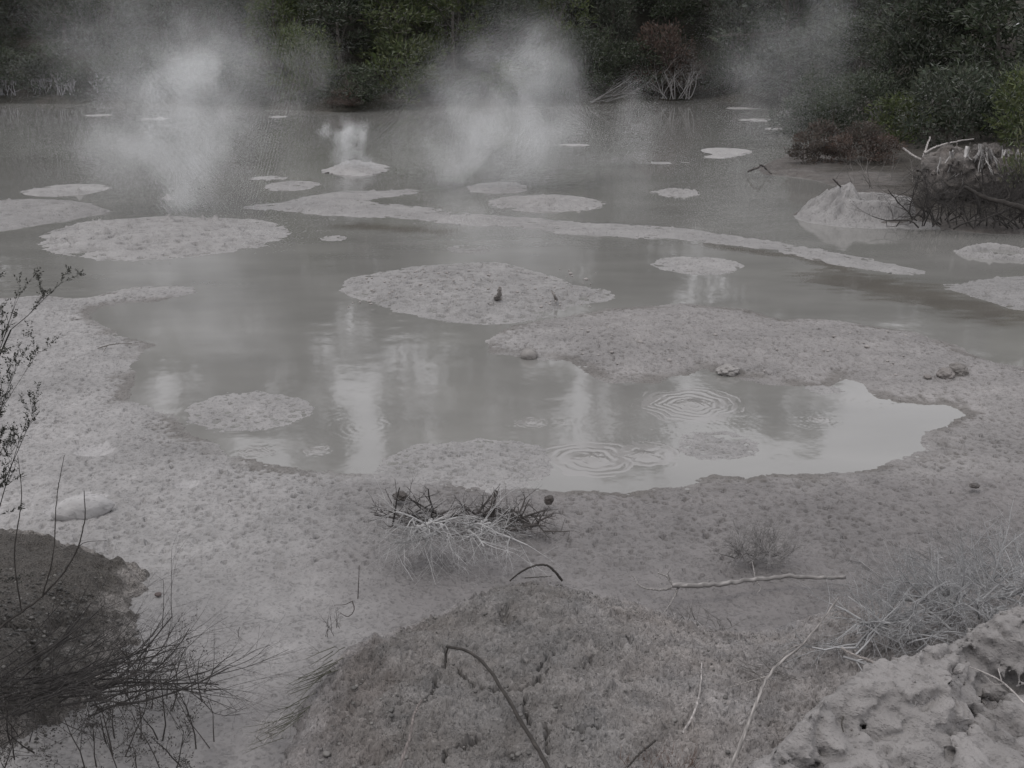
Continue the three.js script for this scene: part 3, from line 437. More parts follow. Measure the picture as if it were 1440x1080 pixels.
{
  const b = stone('boulder', [-4.907,0.2,-11.334], [0.32, 0.17, 0.19], { seed: 2, rough: 0.14, f: 0.9, lemon: 1, color: [0.43, 0.42, 0.42], turn: 0.35, roll: 0.06, label: 'smooth pale lemon shaped boulder lying in a wet hollow on the left', category: 'boulder' });
  stone('mud_ball', [0.293,0.05,-17.865], [0.15, 0.12, 0.14], { seed: 4, rough: 0.12, color: [0.27, 0.255, 0.245], label: 'round mud ball at the left tip of the big crusted flat', category: 'mud ball' });
  stone('mud_clod', [7.163,0.14,-16.668], [0.17, 0.13, 0.15], { seed: 6, rough: 0.5, f: 1.8, color: [0.2, 0.185, 0.175], label: 'larger dark mud clod on the right of the crusted flat', category: 'mud clod' });
  stone('mud_clod', [6.936,0.12,-16.545], [0.13, 0.11, 0.12], { seed: 8, rough: 0.5, f: 1.8, color: [0.24, 0.22, 0.21], label: 'smaller hollow looking mud clod beside a larger dark one', category: 'mud clod' });
  stone('mud_clod', [6.637,0.1,-16.496], [0.06, 0.04, 0.06], { seed: 9, rough: 0.5, color: [0.22, 0.2, 0.19], label: 'small crumb of mud beside the pair of dark clods', category: 'mud clod' });
  stone('mud_clod', [-1.317,0.17,-11.752], [0.09, 0.05, 0.07], { seed: 10, rough: 0.7, f: 2.2, color: [0.07, 0.06, 0.055], label: 'dark clod on the front shore behind the dead bush', category: 'mud clod' });
  stone('mud_clod', [0.433,0.17,-11.652], [0.055, 0.06, 0.055], { seed: 12, rough: 0.5, color: [0.07, 0.06, 0.055], label: 'dark round clod on the front shore by the stump end', category: 'mud clod' });
  stone('mud_clod', [3.531,0.07,-16.924], [0.17, 0.09, 0.12], { seed: 14, rough: 0.7, f: 2, color: [0.33, 0.315, 0.305], label: 'pale splash lump at the edge of the crusted flat', category: 'mud clod' });
  stone('mud_clod', [5.587,0.17,-12.062], [0.06, 0.03, 0.05], { seed: 16, rough: 0.6, color: [0.1, 0.09, 0.085], label: 'dark crumb on the flat above the grey brush', category: 'mud clod' });
  stone('mud_clod', [-3.471,0.16,-9.458], [0.035, 0.02, 0.03], { seed: 18, rough: 0.3, color: [0.12, 0.09, 0.085], label: 'small brown pebble on smooth mud beside the gravel mound', category: 'pebble' });
  // small lumps of mud scattered on the broad dome and the crusted flat
  const R = rand(71), geos = []; const base = new THREE.IcosahedronGeometry(1, 1);
  for (let i = 0; i < 260; i++) { const onDome = i < 130, c = onDome ? [lerp(-3.2, 2, R()), 0.2, lerp(-20.5, -24, R())] : [lerp(1, 9, R()), 0.1, lerp(-16.5, -20, R())]; const d = onDome ? 1 : shoreDist(c[0], c[2]); if (d < 0.3) continue; const s = 0.012 + 0.03 * R() * R() * R(), g = base.clone(); g.scale(s * (1 + R()), s, s * (1 + R())); g.rotateY(R() * 6); g.translate(c[0], onDome ? 0.19 + 0.03 * R() : flatHeight(c[0], c[2], d) + s * 0.3, c[2]); geos.push(colored(g, () => [0.3, 0.28, 0.27])); }
  const lumps = add(mesh(mergeGeometries(geos), M.stone), 'mud_crumbs'); tag(lumps, 'scattered crumbs of mud over the dome and crusted flat', 'mud crumbs', null, 'stuff');
  const gs = [], chip = new THREE.IcosahedronGeometry(1, 0); for (let i = 0; i < 4200; i++) { const x = lerp(-4.9, -2.6, R()), z = lerp(-7.0, -11.2, R()), d = gravelDist(x, z); if (d < 0.04 && (d < -0.35 || R() < 0.4 - d * 2)) continue; const s = 0.006 + 0.014 * R() * R(), g = chip.clone(); g.scale(s * (1 + 0.6 * R()), s * 0.8, s * (1 + 0.6 * R())); g.rotateY(R() * 6); g.translate(x, Math.max(d > 0.04 ? gravelRise(x, z, d) : 0, flatHeight(x, z, 2)) + s * 0.2, z); const k = 0.035 + 0.16 * R() * R(); gs.push(colored(g, () => [k, k * 0.95, k * 0.88])); }
  tag(add(mesh(mergeGeometries(gs), M.stone), 'gravel'), 'loose dark gravel grains covering the left mound', 'gravel', null, 'stuff');
  // pebbles bedded in the brown hummock
  const peb = []; for (let i = 0; i < 700; i++) { const x = lerp(-1.7, 2.4, R()), z = lerp(-5.6, -9.7, R()), d = polyDist(x, z, hummockPoly); if (d < 0.2 || Math.hypot(x - 2.9, z + 6.2) < 1) continue; const s = 0.006 + 0.022 * R() * R() * R(), g = base.clone(); g.scale(s * (1 + 0.6 * R()), s * 0.8, s * (1 + 0.6 * R())); g.rotateY(R() * 6); g.translate(x, hummockRise(x, z, d) + 0.012 + 0.035 * fbm(x * 5, z * 5, 43, 3) + 0.03 * Math.abs(N(x * 9, z * 9, 4)), z); const k = 0.08 + 0.12 * R(); peb.push(colored(g, () => [k, k * 0.95, k * 0.9])); }
  tag(add(mesh(mergeGeometries(peb), M.stone), 'pebbles'), 'small pale pebbles bedded in the brown hummock', 'pebbles', null, 'stuff');
}
// ---------------------------------------------------------------- sticks, branches and dead brush
const DARK = [0.035, 0.031, 0.028], GREY = [0.3, 0.295, 0.295], BLEACH = [0.42, 0.41, 0.405], BROWN = [0.1, 0.08, 0.066];
function bent(pts, n) { return new THREE.CatmullRomCurve3(pts.map(V)).getPoints(n); }
function stick(name, label, list, color, o = {}) { // list of [points, r0, r1]; first is the stem, the others are side branches
  const R = rand(o.seed ?? 5), root = new THREE.Group(); add(root, name); tag(root, label, o.category ?? 'branch');
  list.forEach(([pts, r0, r1], k) => { const G = new Geo(), q = bent(pts, 40); for (const v of q) { v.x += gauss(R) * r0 * 0.16; v.y += gauss(R) * r0 * 0.16; v.z += gauss(R) * r0 * 0.16; v.x += r0 * 0.8 * N(v.x * 5, v.z * 5, o.seed ?? 1); v.y += r0 * 0.6 * N(v.x * 3 + 7, v.z * 3, o.seed ?? 1); } tube(G, q, q.map((_, i) => lerp(r0, r1, i / (q.length - 1)) * (0.9 + 0.2 * R())), 7, color, o.speck ?? 0.06, R); const m = add(mesh(G.build(), M.twig), k ? 'side_branch' : 'stem', k ? root.children[0] : root); });
  return root;
}
stick('dark_stick', 'long black stick arching over the brown hummock', [[[[-0.526,0.72,-7.632],[-0.336,0.78,-7.454],[-0.161,0.82,-7.117],[-0.026,0.82,-6.754],[0.124,0.78,-6.396],[0.262,0.7,-6.084]], 0.011, 0.016], [[[-0.514,0.72,-7.621],[-0.535,0.62,-7.655],[-0.531,0.55,-7.66]], 0.007, 0.004]], DARK, { speck: 0.05, category: 'stick' });
stick('grey_stick', 'thin speckled stick lying up the crumbling side of the hummock', [[[[-0.683,0.66,-6.985],[-0.713,0.68,-6.781],[-0.731,0.66,-6.518],[-0.782,0.6,-6.248]], 0.008, 0.014]], [0.12, 0.105, 0.1], { seed: 6, speck: 0.2, category: 'stick' });
stick('arched_stick', 'dark bent stick arching on the back edge of the hummock', [[[[-0.028,0.2,-9.656],[0.106,0.3,-9.676],[0.26,0.38,-9.645],[0.353,0.36,-9.667],[0.439,0.28,-9.669],[0.504,0.19,-9.674]], 0.008, 0.014], [[[0.128,0.22,-9.677],[0.249,0.22,-9.692],[0.392,0.21,-9.725]], 0.005, 0.004]], DARK, { seed: 7, category: 'stick' });
stick('fallen_branch', 'long grey fallen branch with a forked root end pointing away from the brush', [[[[1.564,0.33,-9.335],[1.853,0.32,-9.339],[2.221,0.3,-9.459],[2.595,0.28,-9.567],[2.949,0.28,-9.582],[3.296,0.28,-9.567]], 0.026, 0.018], [[[1.579,0.33,-9.349],[1.494,0.3,-9.319],[1.375,0.28,-9.341],[1.25,0.26,-9.447],[1.192,0.3,-9.574]], 0.016, 0.006], [[[1.564,0.33,-9.335],[1.511,0.36,-9.464],[1.434,0.34,-9.558]], 0.016, 0.007], [[[1.615,0.3,-9.347],[1.558,0.24,-9.262],[1.444,0.2,-9.065],[1.364,0.2,-8.911]], 0.013, 0.005], [[[2.383,0.3,-9.502],[2.387,0.36,-9.608],[2.386,0.4,-9.681]], 0.008, 0.004], [[[2.397,0.28,-9.496],[2.433,0.24,-9.455],[2.384,0.2,-9.373]], 0.008, 0.005], [[[1.55,0.34,-9.387],[1.515,0.42,-9.41],[1.542,0.46,-9.421]], 0.01, 0.004]], [0.2, 0.19, 0.185], { seed: 8, speck: 0.12 });
stick('lichen_branch', 'long white flecked branch running from the grey brush to the hummock', [[[[2.789,0.8,-8.251],[2.512,0.78,-7.846],[2.337,0.76,-7.61],[2.097,0.78,-7.324],[1.915,0.84,-7.022],[1.756,0.88,-6.668],[1.605,0.85,-6.34],[1.445,0.75,-6.057]], 0.008, 0.014], [[[1.935,0.84,-7.04],[1.777,0.74,-7.097],[1.636,0.64,-7.171]], 0.007, 0.003], [[[2.337,0.76,-7.61],[2.226,0.74,-7.569],[2.104,0.7,-7.448]], 0.006, 0.003]], [0.19, 0.178, 0.17], { seed: 9, speck: 0.35 });
stick('pale_stick', 'short pale stick standing in the paler side of the hummock', [[[[1.525,0.6,-7.573],[1.411,0.7,-7.018],[1.321,0.7,-6.753],[1.23,0.62,-6.637]], 0.006, 0.01]], [0.24, 0.225, 0.218], { seed: 10, speck: 0.25, category: 'stick' });
stick('dark_twig', 'short dark twig poking from the hummock beside the long black stick', [[[[1.017,0.66,-6.502],[0.887,0.68,-6.334],[0.789,0.64,-6.234]], 0.009, 0.006]], DARK, { seed: 11, category: 'stick' });
stick('forked_twig', 'forked white twig hanging over the hollow of the eroded bank', [[[[3.246,1.15,-6.678],[3.285,1.2,-6.531],[3.347,1.2,-6.445],[3.416,1.15,-6.418],[3.485,1.1,-6.23]], 0.004, 0.007], [[[3.356,1.2,-6.42],[3.35,1.24,-6.453],[3.369,1.24,-6.522]], 0.004, 0.003], [[[3.375,1.18,-6.424],[3.332,1.16,-6.454],[3.316,1.14,-6.587]], 0.003, 0.002]], [0.32, 0.3, 0.29], { seed: 12, category: 'twig' });
stick('bank_stick', 'grey stick lying against the lumps of the eroded bank', [[[[2.549,0.9,-7.324],[2.583,0.98,-7.08],[2.657,1,-6.983],[2.68,1.02,-6.85]], 0.008, 0.012]], [0.22, 0.2, 0.19], { seed: 13, category: 'stick' });
stick('curved_root', 'thin dark root curling out of a cleft in the eroded bank', [[[[2.267,0.98,-6.335],[2.23,0.98,-6.24],[2.236,0.95,-6.204]], 0.006, 0.004]], [0.05, 0.045, 0.04], { seed: 14, category: 'root' });
stick('upright_twig', 'tiny forked twig standing in the smooth mud', [[[[-2.493,0.17,-8.664],[-2.493,0.22,-8.679],[-2.478,0.26,-8.686]], 0.003, 0.002], [[[-2.493,0.2,-8.676],[-2.516,0.23,-8.699]], 0.002, 0.001]], DARK, { seed: 15, category: 'twig' });
stick('dome_stump', 'short dead stump standing on the broad lumpy dome', [[[[-0.261,0.1,-21.574],[-0.243,0.3,-21.303],[-0.228,0.42,-21.29]], 0.06, 0.025], [[[-0.304,0.1,-21.574],[-0.316,0.2,-21.41]], 0.06, 0.04]], [0.22, 0.205, 0.195], { seed: 16, category: 'stump' });
stick('dome_stump', 'small dark peg at the right side of the broad dome', [[[[0.911,0.1,-21.514],[0.855,0.26,-21.227],[0.8,0.34,-21.319]], 0.035, 0.012]], [0.2, 0.185, 0.175], { seed: 17, category: 'stump' });
stick('crusted_stump', 'upright splintered stump end above the dead bush', [[[[-0.232,0.15,-11.122],[-0.204,0.42,-10.937],[-0.171,0.62,-10.872]], 0.035, 0.02], [[[-0.179,0.55,-10.877],[-0.199,0.72,-10.78]], 0.006, 0.002], [[[-0.179,0.56,-10.892],[-0.138,0.7,-10.806]], 0.005, 0.002]], [0.09, 0.08, 0.075], { seed: 18, category: 'stump' });
stick('hooked_root', 'dark hooked root lying on the mud beside the thin stalks', [[[[-1.51,0.3,-9.089],[-1.484,0.24,-9.023],[-1.532,0.2,-8.975],[-1.622,0.2,-9.039]], 0.006, 0.003], [[[-1.515,0.3,-9.076],[-1.583,0.25,-9.11],[-1.698,0.2,-9.184]], 0.004, 0.002], [[[-1.449,0.6,-9.23],[-1.452,0.45,-9.159],[-1.476,0.25,-9.217]], 0.003, 0.005]], [0.06, 0.052, 0.05], { seed: 19, category: 'root' });
stick('water_twig', 'dark twig lying at the pool edge on the left shore', [[[[-7.187,0.1,-18.081],[-6.968,0.12,-18.275],[-6.696,0.1,-18.387]], 0.01, 0.006], [[[-7.072,0.1,-18.211],[-7.012,0.1,-17.868]], 0.006, 0.004]], [0.12, 0.11, 0.1], { seed: 20, category: 'twig' });

function shrub(name, label, o) { // dead or living shrub: every main branch is a part with its twigs, leaves are another
  const R = rand(o.seed), root = new THREE.Group(); add(root, name); tag(root, label, o.category ?? 'shrub', o.group);
  const LG = o.leaf ? new Geo() : null;
  for (let k = 0; k < o.stems; k++) {
    const [at, dir] = o.from(R, k), G = new Geo();
    grow(G, R, V(at), V(dir), o.len * (0.7 + 0.6 * R()), o.r * (0.7 + 0.5 * R()), { ...o, leaf: o.leaf ? { ...o.leaf, G: LG } : null });
    add(mesh(G.build(), M.twig), 'branch', root);
  }
  if (LG) add(mesh(LG.build(), M.leaf), 'foliage', root);
  return root;
}
const near = (c, w, d, R) => [c[0] + (R() - 0.5) * w, c[1], c[2] + (R() - 0.5) * d];
shrub('dead_bush', 'bleached dead bush with drooping pale twigs on the front mud', { seed: 101, stems: 30, len: 0.5, r: 0.013, levels: 3, kids: 5, ratio: 0.58, spread: 0.65, lift: -0.05, floor: 0.15, color: [0.4, 0.395, 0.395], category: 'dead bush', from: (R) => [near([-0.717,0.42,-10.474], 1.0, 0.3, R), [(R() - 0.5) * 1.6, 0.05 + R() * 0.4, 0.5 + R() * 0.9]] });
shrub('dead_bush', 'dark dead tangle of roots joined to the bleached bush', { seed: 102, stems: 26, len: 0.36, r: 0.015, levels: 2, kids: 5, ratio: 0.55, spread: 0.9, lift: -0.02, floor: 0.15, color: [0.07, 0.063, 0.06], category: 'dead bush', from: (R) => [near([-0.039,0.2,-10.892], 0.8, 0.3, R), [(R() - 0.5) * 2, 0.02 + R() * 0.45, (R() - 0.5)]] });
shrub('dead_bush', 'black matted base branches lying under the bleached bush', { seed: 106, stems: 26, len: 0.42, r: 0.016, levels: 2, kids: 4, ratio: 0.5, spread: 0.8, lift: -0.02, floor: 0.15, color: [0.045, 0.04, 0.038], category: 'dead bush', from: (R) => [near([-0.832,0.2,-11.018], 1.0, 0.3, R), [(R() - 0.5) * 2, R() * 0.4, (R() - 0.5)]] });
shrub('dead_bush', 'small domed dead bush alone on the front mud above the fallen branch', { seed: 103, stems: 50, len: 0.27, r: 0.008, levels: 2, kids: 6, ratio: 0.6, spread: 0.7, lift: 0, floor: 0.15, color: [0.26, 0.25, 0.247], category: 'dead bush', from: (R) => [near([2.525,0.2,-10.139], 0.55, 0.25, R), [(R() - 0.4) * 1.8, 0.4 + R() * 0.5, (R() - 0.4) * 1.4]] });
shrub('grey_brush', 'wide ash grey thicket of dead twigs along the top of the eroded bank', { seed: 104, stems: 105, len: 0.38, r: 0.011, levels: 2, kids: 7, ratio: 0.62, spread: 0.7, kink: 0.34, lift: -0.05, floor: 0.35, color: [0.34, 0.34, 0.345], category: 'dead brush', from: (R, k) => { const t = R(), a = [2.817,0.62,-7.835], b = [4.39,0.95,-8.314]; return [[lerp(a[0], b[0], t) + gauss(R) * 0.1, lerp(a[1], b[1], t), lerp(a[2], b[2], t) + gauss(R) * 0.12], [(R() - 0.6) * 2.2, 0.1 + R() * 0.5, -0.9 + R() * 1.7]]; } });
shrub('grey_brush', 'fine misty dead twigs beyond the ash grey thicket', { seed: 105, stems: 50, len: 0.4, r: 0.006, levels: 2, kids: 7, ratio: 0.62, spread: 0.7, kink: 0.34, lift: -0.03, floor: 0.25, color: [0.24, 0.235, 0.235], category: 'dead brush', from: (R) => { const t = R(), a = [3.246,0.4,-8.98], b = [5.188,0.5,-9.792]; return [[lerp(a[0], b[0], t), lerp(a[1], b[1], t), lerp(a[2], b[2], t) + gauss(R) * 0.15], [(R() - 0.6) * 2.2, 0.12 + R() * 0.5, (R() - 0.5) * 1.2]]; } });
shrub('edge_stalks', 'dark green brown stalks hanging along the left edge of the hummock', { seed: 107, stems: 34, len: 0.42, r: 0.004, levels: 1, kids: 3, ratio: 0.5, spread: 0.3, kink: 0.12, floor: 0.16, color: [0.085, 0.085, 0.065], category: 'stalks', from: (R) => { const t = R(), a = [-1.496,0.3,-8.235], b = [-1.751,0.3,-7.09]; return [[lerp(a[0], b[0], t) + gauss(R) * 0.05, 0.22 + 0.12 * R(), lerp(a[2], b[2], t) + gauss(R) * 0.05], [-0.55 + 0.3 * R(), 0.25, 0.7 + 0.3 * R()]]; } });
shrub('edge_stalks', 'ragged dark seedling stems on the back edge of the hummock', { seed: 108, stems: 7, len: 0.2, r: 0.003, levels: 2, kids: 3, ratio: 0.6, spread: 0.6, color: [0.05, 0.045, 0.042], category: 'stalks', from: (R) => [near([-1.646,0.16,-8.753], 0.25, 0.3, R), [(R() - 0.5), 1, (R() - 0.5)]] });
shrub('broken_stump', 'pale splintered stump with frayed twigs at the foot of the stalks', { seed: 109, stems: 9, len: 0.16, r: 0.006, levels: 2, kids: 4, ratio: 0.6, spread: 0.8, color: [0.4, 0.38, 0.37], category: 'stump', from: (R) => [near([-1.922,0.2,-7.137], 0.14, 0.1, R), [(R() - 0.5), 0.9, (R() - 0.5)]] });
shrub('small_dead_weeds', 'low dry weeds in the crease behind the paler hummock side', { seed: 110, stems: 26, len: 0.2, r: 0.003, levels: 2, kids: 3, ratio: 0.6, spread: 0.7, color: [0.1, 0.095, 0.088], category: 'weeds', from: (R) => [near([1.728,0.22,-8.753], 0.6, 0.25, R), [(R() - 0.5) * 2, 0.5, (R() - 0.5)]] });
shrub('small_dead_weeds', 'dry dark weeds caught against the front of the eroded bank', { seed: 111, stems: 14, len: 0.2, r: 0.003, levels: 2, kids: 3, ratio: 0.6, spread: 0.7, color: [0.1, 0.092, 0.085], category: 'weeds', from: (R) => [near([2.042,0.7,-7.252], 0.3, 0.2, R), [-0.5 - R(), 0.4, (R() - 0.5)]] });
shrub('low_moss_tuft', 'reddish brown tuft of dry moss low on the hummock', { seed: 112, stems: 60, len: 0.09, r: 0.002, levels: 1, kids: 3, ratio: 0.6, spread: 0.8, color: [0.12, 0.075, 0.058], category: 'moss', from: (R) => [near([1.012,0.6,-6.323], 0.55, 0.16, R), [(R() - 0.5), 1, (R() - 0.5)]] });
// dark living shrub at the left edge, rooted below the gravel mound
shrub('tea_tree_shrub', 'upright dark shrub with tiny leaves rising past the gravel mound', { seed: 121, stems: 30, len: 2.6, r: 0.013, levels: 3, kids: 8, ratio: 0.27, spread: 0.4, lift: 0.02, kink: 0.12, seg: 0.16, color: [0.022, 0.02, 0.019], leaf: { per: 3, size: 0.018, color: [0.03, 0.031, 0.022], width: 0.2 }, category: 'shrub', from: (R, k) => [[-4.93 + gauss(R) * 0.2, 0.35, -7.7 + gauss(R) * 0.2], [0.03 + (R() - 0.5) * 0.32, 1, (R() - 0.5) * 0.35]] });
stick('leaning_branch', 'long dark branch curving up from the gravel mound', [[[[-4.073,0.953,-7.3],[-3.915,1.096,-7.3],[-3.601,1.31,-7.4],[-3.39,1.549,-7.5],[-3.294,1.832,-7.6],[-3.26,2.1,-7.6]], 0.011, 0.003], [[[-3.601,1.31,-7.4],[-3.472,1.662,-7.4],[-3.428,2.087,-7.5],[-3.329,2.433,-7.5]], 0.006, 0.002], [[[-3.39,1.549,-7.5],[-3.289,1.701,-7.5],[-3.095,1.731,-7.5]], 0.004, 0.0015], [[[-3.758,1.203,-7.35],[-3.717,1.714,-7.3],[-3.597,2.178,-7.3],[-3.575,2.515,-7.3]], 0.006, 0.002]], DARK, { seed: 22 });
shrub('dead_twig_spray', 'dark spray of dead twigs sweeping from the gravel mound over pale mud', { seed: 122, stems: 40, len: 0.95, r: 0.01, levels: 3, kids: 4, ratio: 0.5, spread: 0.45, lift: 0.01, kink: 0.17, floor: 0.2, color: [0.045, 0.041, 0.04], category: 'dead twigs', from: (R) => [near([-3.863,0.42,-7.332], 1.3, 0.5, R), [0.5 + R() * 0.9, 0.05 + R() * 0.5, (R() - 0.45) * 0.8]] });
shrub('dead_twig_spray', 'nearest tangle of black twigs with shrivelled leaves below the gravel mound', { seed: 123, stems: 32, len: 0.44, r: 0.006, levels: 3, kids: 4, ratio: 0.55, spread: 0.6, lift: 0.02, floor: 0.2, color: [0.032, 0.028, 0.026], leaf: { per: 1, size: 0.018, color: [0.035, 0.03, 0.027], width: 0.2 }, category: 'dead twigs', from: (R) => [near([-3.23,0.25,-6.857], 1.9, 0.6, R), [(R() - 0.4) * 1.2, 0.5 + R() * 0.6, (R() - 0.5) * 1.2]] });
shrub('dead_twig_spray', 'upright thin twigs standing where the gravel meets pale mud', { seed: 124, stems: 18, len: 0.45, r: 0.006, levels: 2, kids: 4, ratio: 0.5, spread: 0.4, lift: 0.04, color: [0.045, 0.04, 0.037], category: 'dead twigs', from: (R) => [near([-2.891,0.2,-7.649], 0.9, 0.4, R), [(R() - 0.3) * 1.0, 0.9, (R() - 0.5) * 0.6]] });

// ---------------------------------------------------------------- trees and shrubs of the far bank and the spit
function crownGeo(seed, w, h, clumps, per, size, o = {}) { // base at y = 0, foliage from y = bottom*h upward
  const R = rand(seed), G = new Geo(), L = { size, width: o.width ?? 0.16, color: [1, 1, 1], warm: 0.25 }, dir = new THREE.Vector3(), q = new THREE.Vector3();
  for (let k = 0; k < clumps; k++) {
    const t = Math.pow(R(), 0.8), y = lerp(o.bottom ?? 0.12, 0.97, t) * h, ring = w * 0.5 * Math.sqrt(Math.max(0.05, 1 - Math.pow((t - 0.4) / 0.68, 2))) * (0.35 + 0.65 * Math.sqrt(R())), a = R() * 6.2832;
    const cx = Math.cos(a) * ring, cz = Math.sin(a) * ring, rr = w * (0.1 + 0.1 * R()), lean = [Math.cos(a) * 0.5, 0.6, Math.sin(a) * 0.5], tone = 0.65 + 0.7 * R(); L.color = [tone, tone, tone];
    for (let i = 0; i < per; i++) {
      dir.set(gauss(R), gauss(R) * 0.7, gauss(R)).normalize(); const s = rr * Math.pow(R(), 0.45);
      q.set(cx + dir.x * s * 1.3, y + dir.y * s * 0.8 + 0.12 * s * R(), cz + dir.z * s * 1.3);
      leafAt(G, R, q, { x: lean[0] + dir.x * 0.8, y: lean[1] + dir.y * 0.5 + (o.droop ?? 0), z: lean[2] + dir.z * 0.8 }, L);
    }
  }
  return G.build();
}
function trunkGeo(seed, h, r, color) {
  const R = rand(seed), G = new Geo();
  grow(G, R, new THREE.Vector3(0, -0.3, 0), new THREE.Vector3((R() - 0.5) * 0.3, 1, (R() - 0.5) * 0.3), h * 0.85, r, { levels: 2, kids: 5, ratio: 0.45, spread: 0.6, lift: 0.03, seg: 0.5, color, sides: 7 });
  return G.build();
}
const leafMat = (r, g, b) => { const m = M.leaf.clone(); m.color.setRGB(r, g, b); return m; };
const greens = { dark: leafMat(0.036, 0.049, 0.024), olive: leafMat(0.064, 0.084, 0.024), grey: leafMat(0.048, 0.06, 0.038), brown: leafMat(0.068, 0.053, 0.042), bright: leafMat(0.12, 0.135, 0.07), rust: leafMat(0.085, 0.057, 0.044) };
const crowns = [crownGeo(1, 5.2, 9, 60, 60, 0.42), crownGeo(2, 4.6, 8, 54, 60, 0.38, { droop: -0.3 }), crownGeo(3, 5.8, 10, 66, 60, 0.45), crownGeo(4, 4.8, 9, 58, 60, 0.4, { droop: -0.5, width: 0.12 })];
const bushes = [crownGeo(11, 4, 3.2, 42, 60, 0.3, { bottom: 0.02 }), crownGeo(12, 3.4, 2.6, 36, 60, 0.26, { bottom: 0.02, droop: -0.3 }), crownGeo(13, 4.6, 3.8, 48, 60, 0.32, { bottom: 0.02, droop: -0.5 })];
const trunks = [trunkGeo(21, 9, 0.16, [0.09, 0.08, 0.07]), trunkGeo(22, 8, 0.13, [0.08, 0.07, 0.06]), trunkGeo(23, 10, 0.18, [0.1, 0.09, 0.08])], stems = [trunkGeo(24, 3, 0.06, [0.08, 0.07, 0.06]), trunkGeo(25, 2.6, 0.05, [0.07, 0.06, 0.05])];
const kindLabel = { dark: 'dark green feathery', olive: 'olive green', grey: 'grey green hazy', brown: 'brownish dry', bright: 'bright green', rust: 'rust brown' };
function plant(name, where, at, s, turn, kind, crown, trunk, category, group, label) {
  const g = new THREE.Group(); add(g, name); g.position.set(at[0], at[1], at[2]); g.rotation.y = turn; g.scale.set(s[0], s[1], s[0]);
  add(mesh(trunk, M.twig), category === 'tree' ? 'trunk' : 'stem', g); add(mesh(crown, greens[kind]), 'crown', g);
  const size = (s[1] < 0.85 ? 'low ' : s[1] > 1.15 ? 'tall ' : '') + (s[0] > s[1] * 1.12 ? 'broad ' : s[0] < s[1] * 0.85 ? 'slender ' : ''); tag(g, label ?? `${size}${kindLabel[kind]} ${category} ${where}`, category, label ? undefined : `${size}${group}`); return g;
}
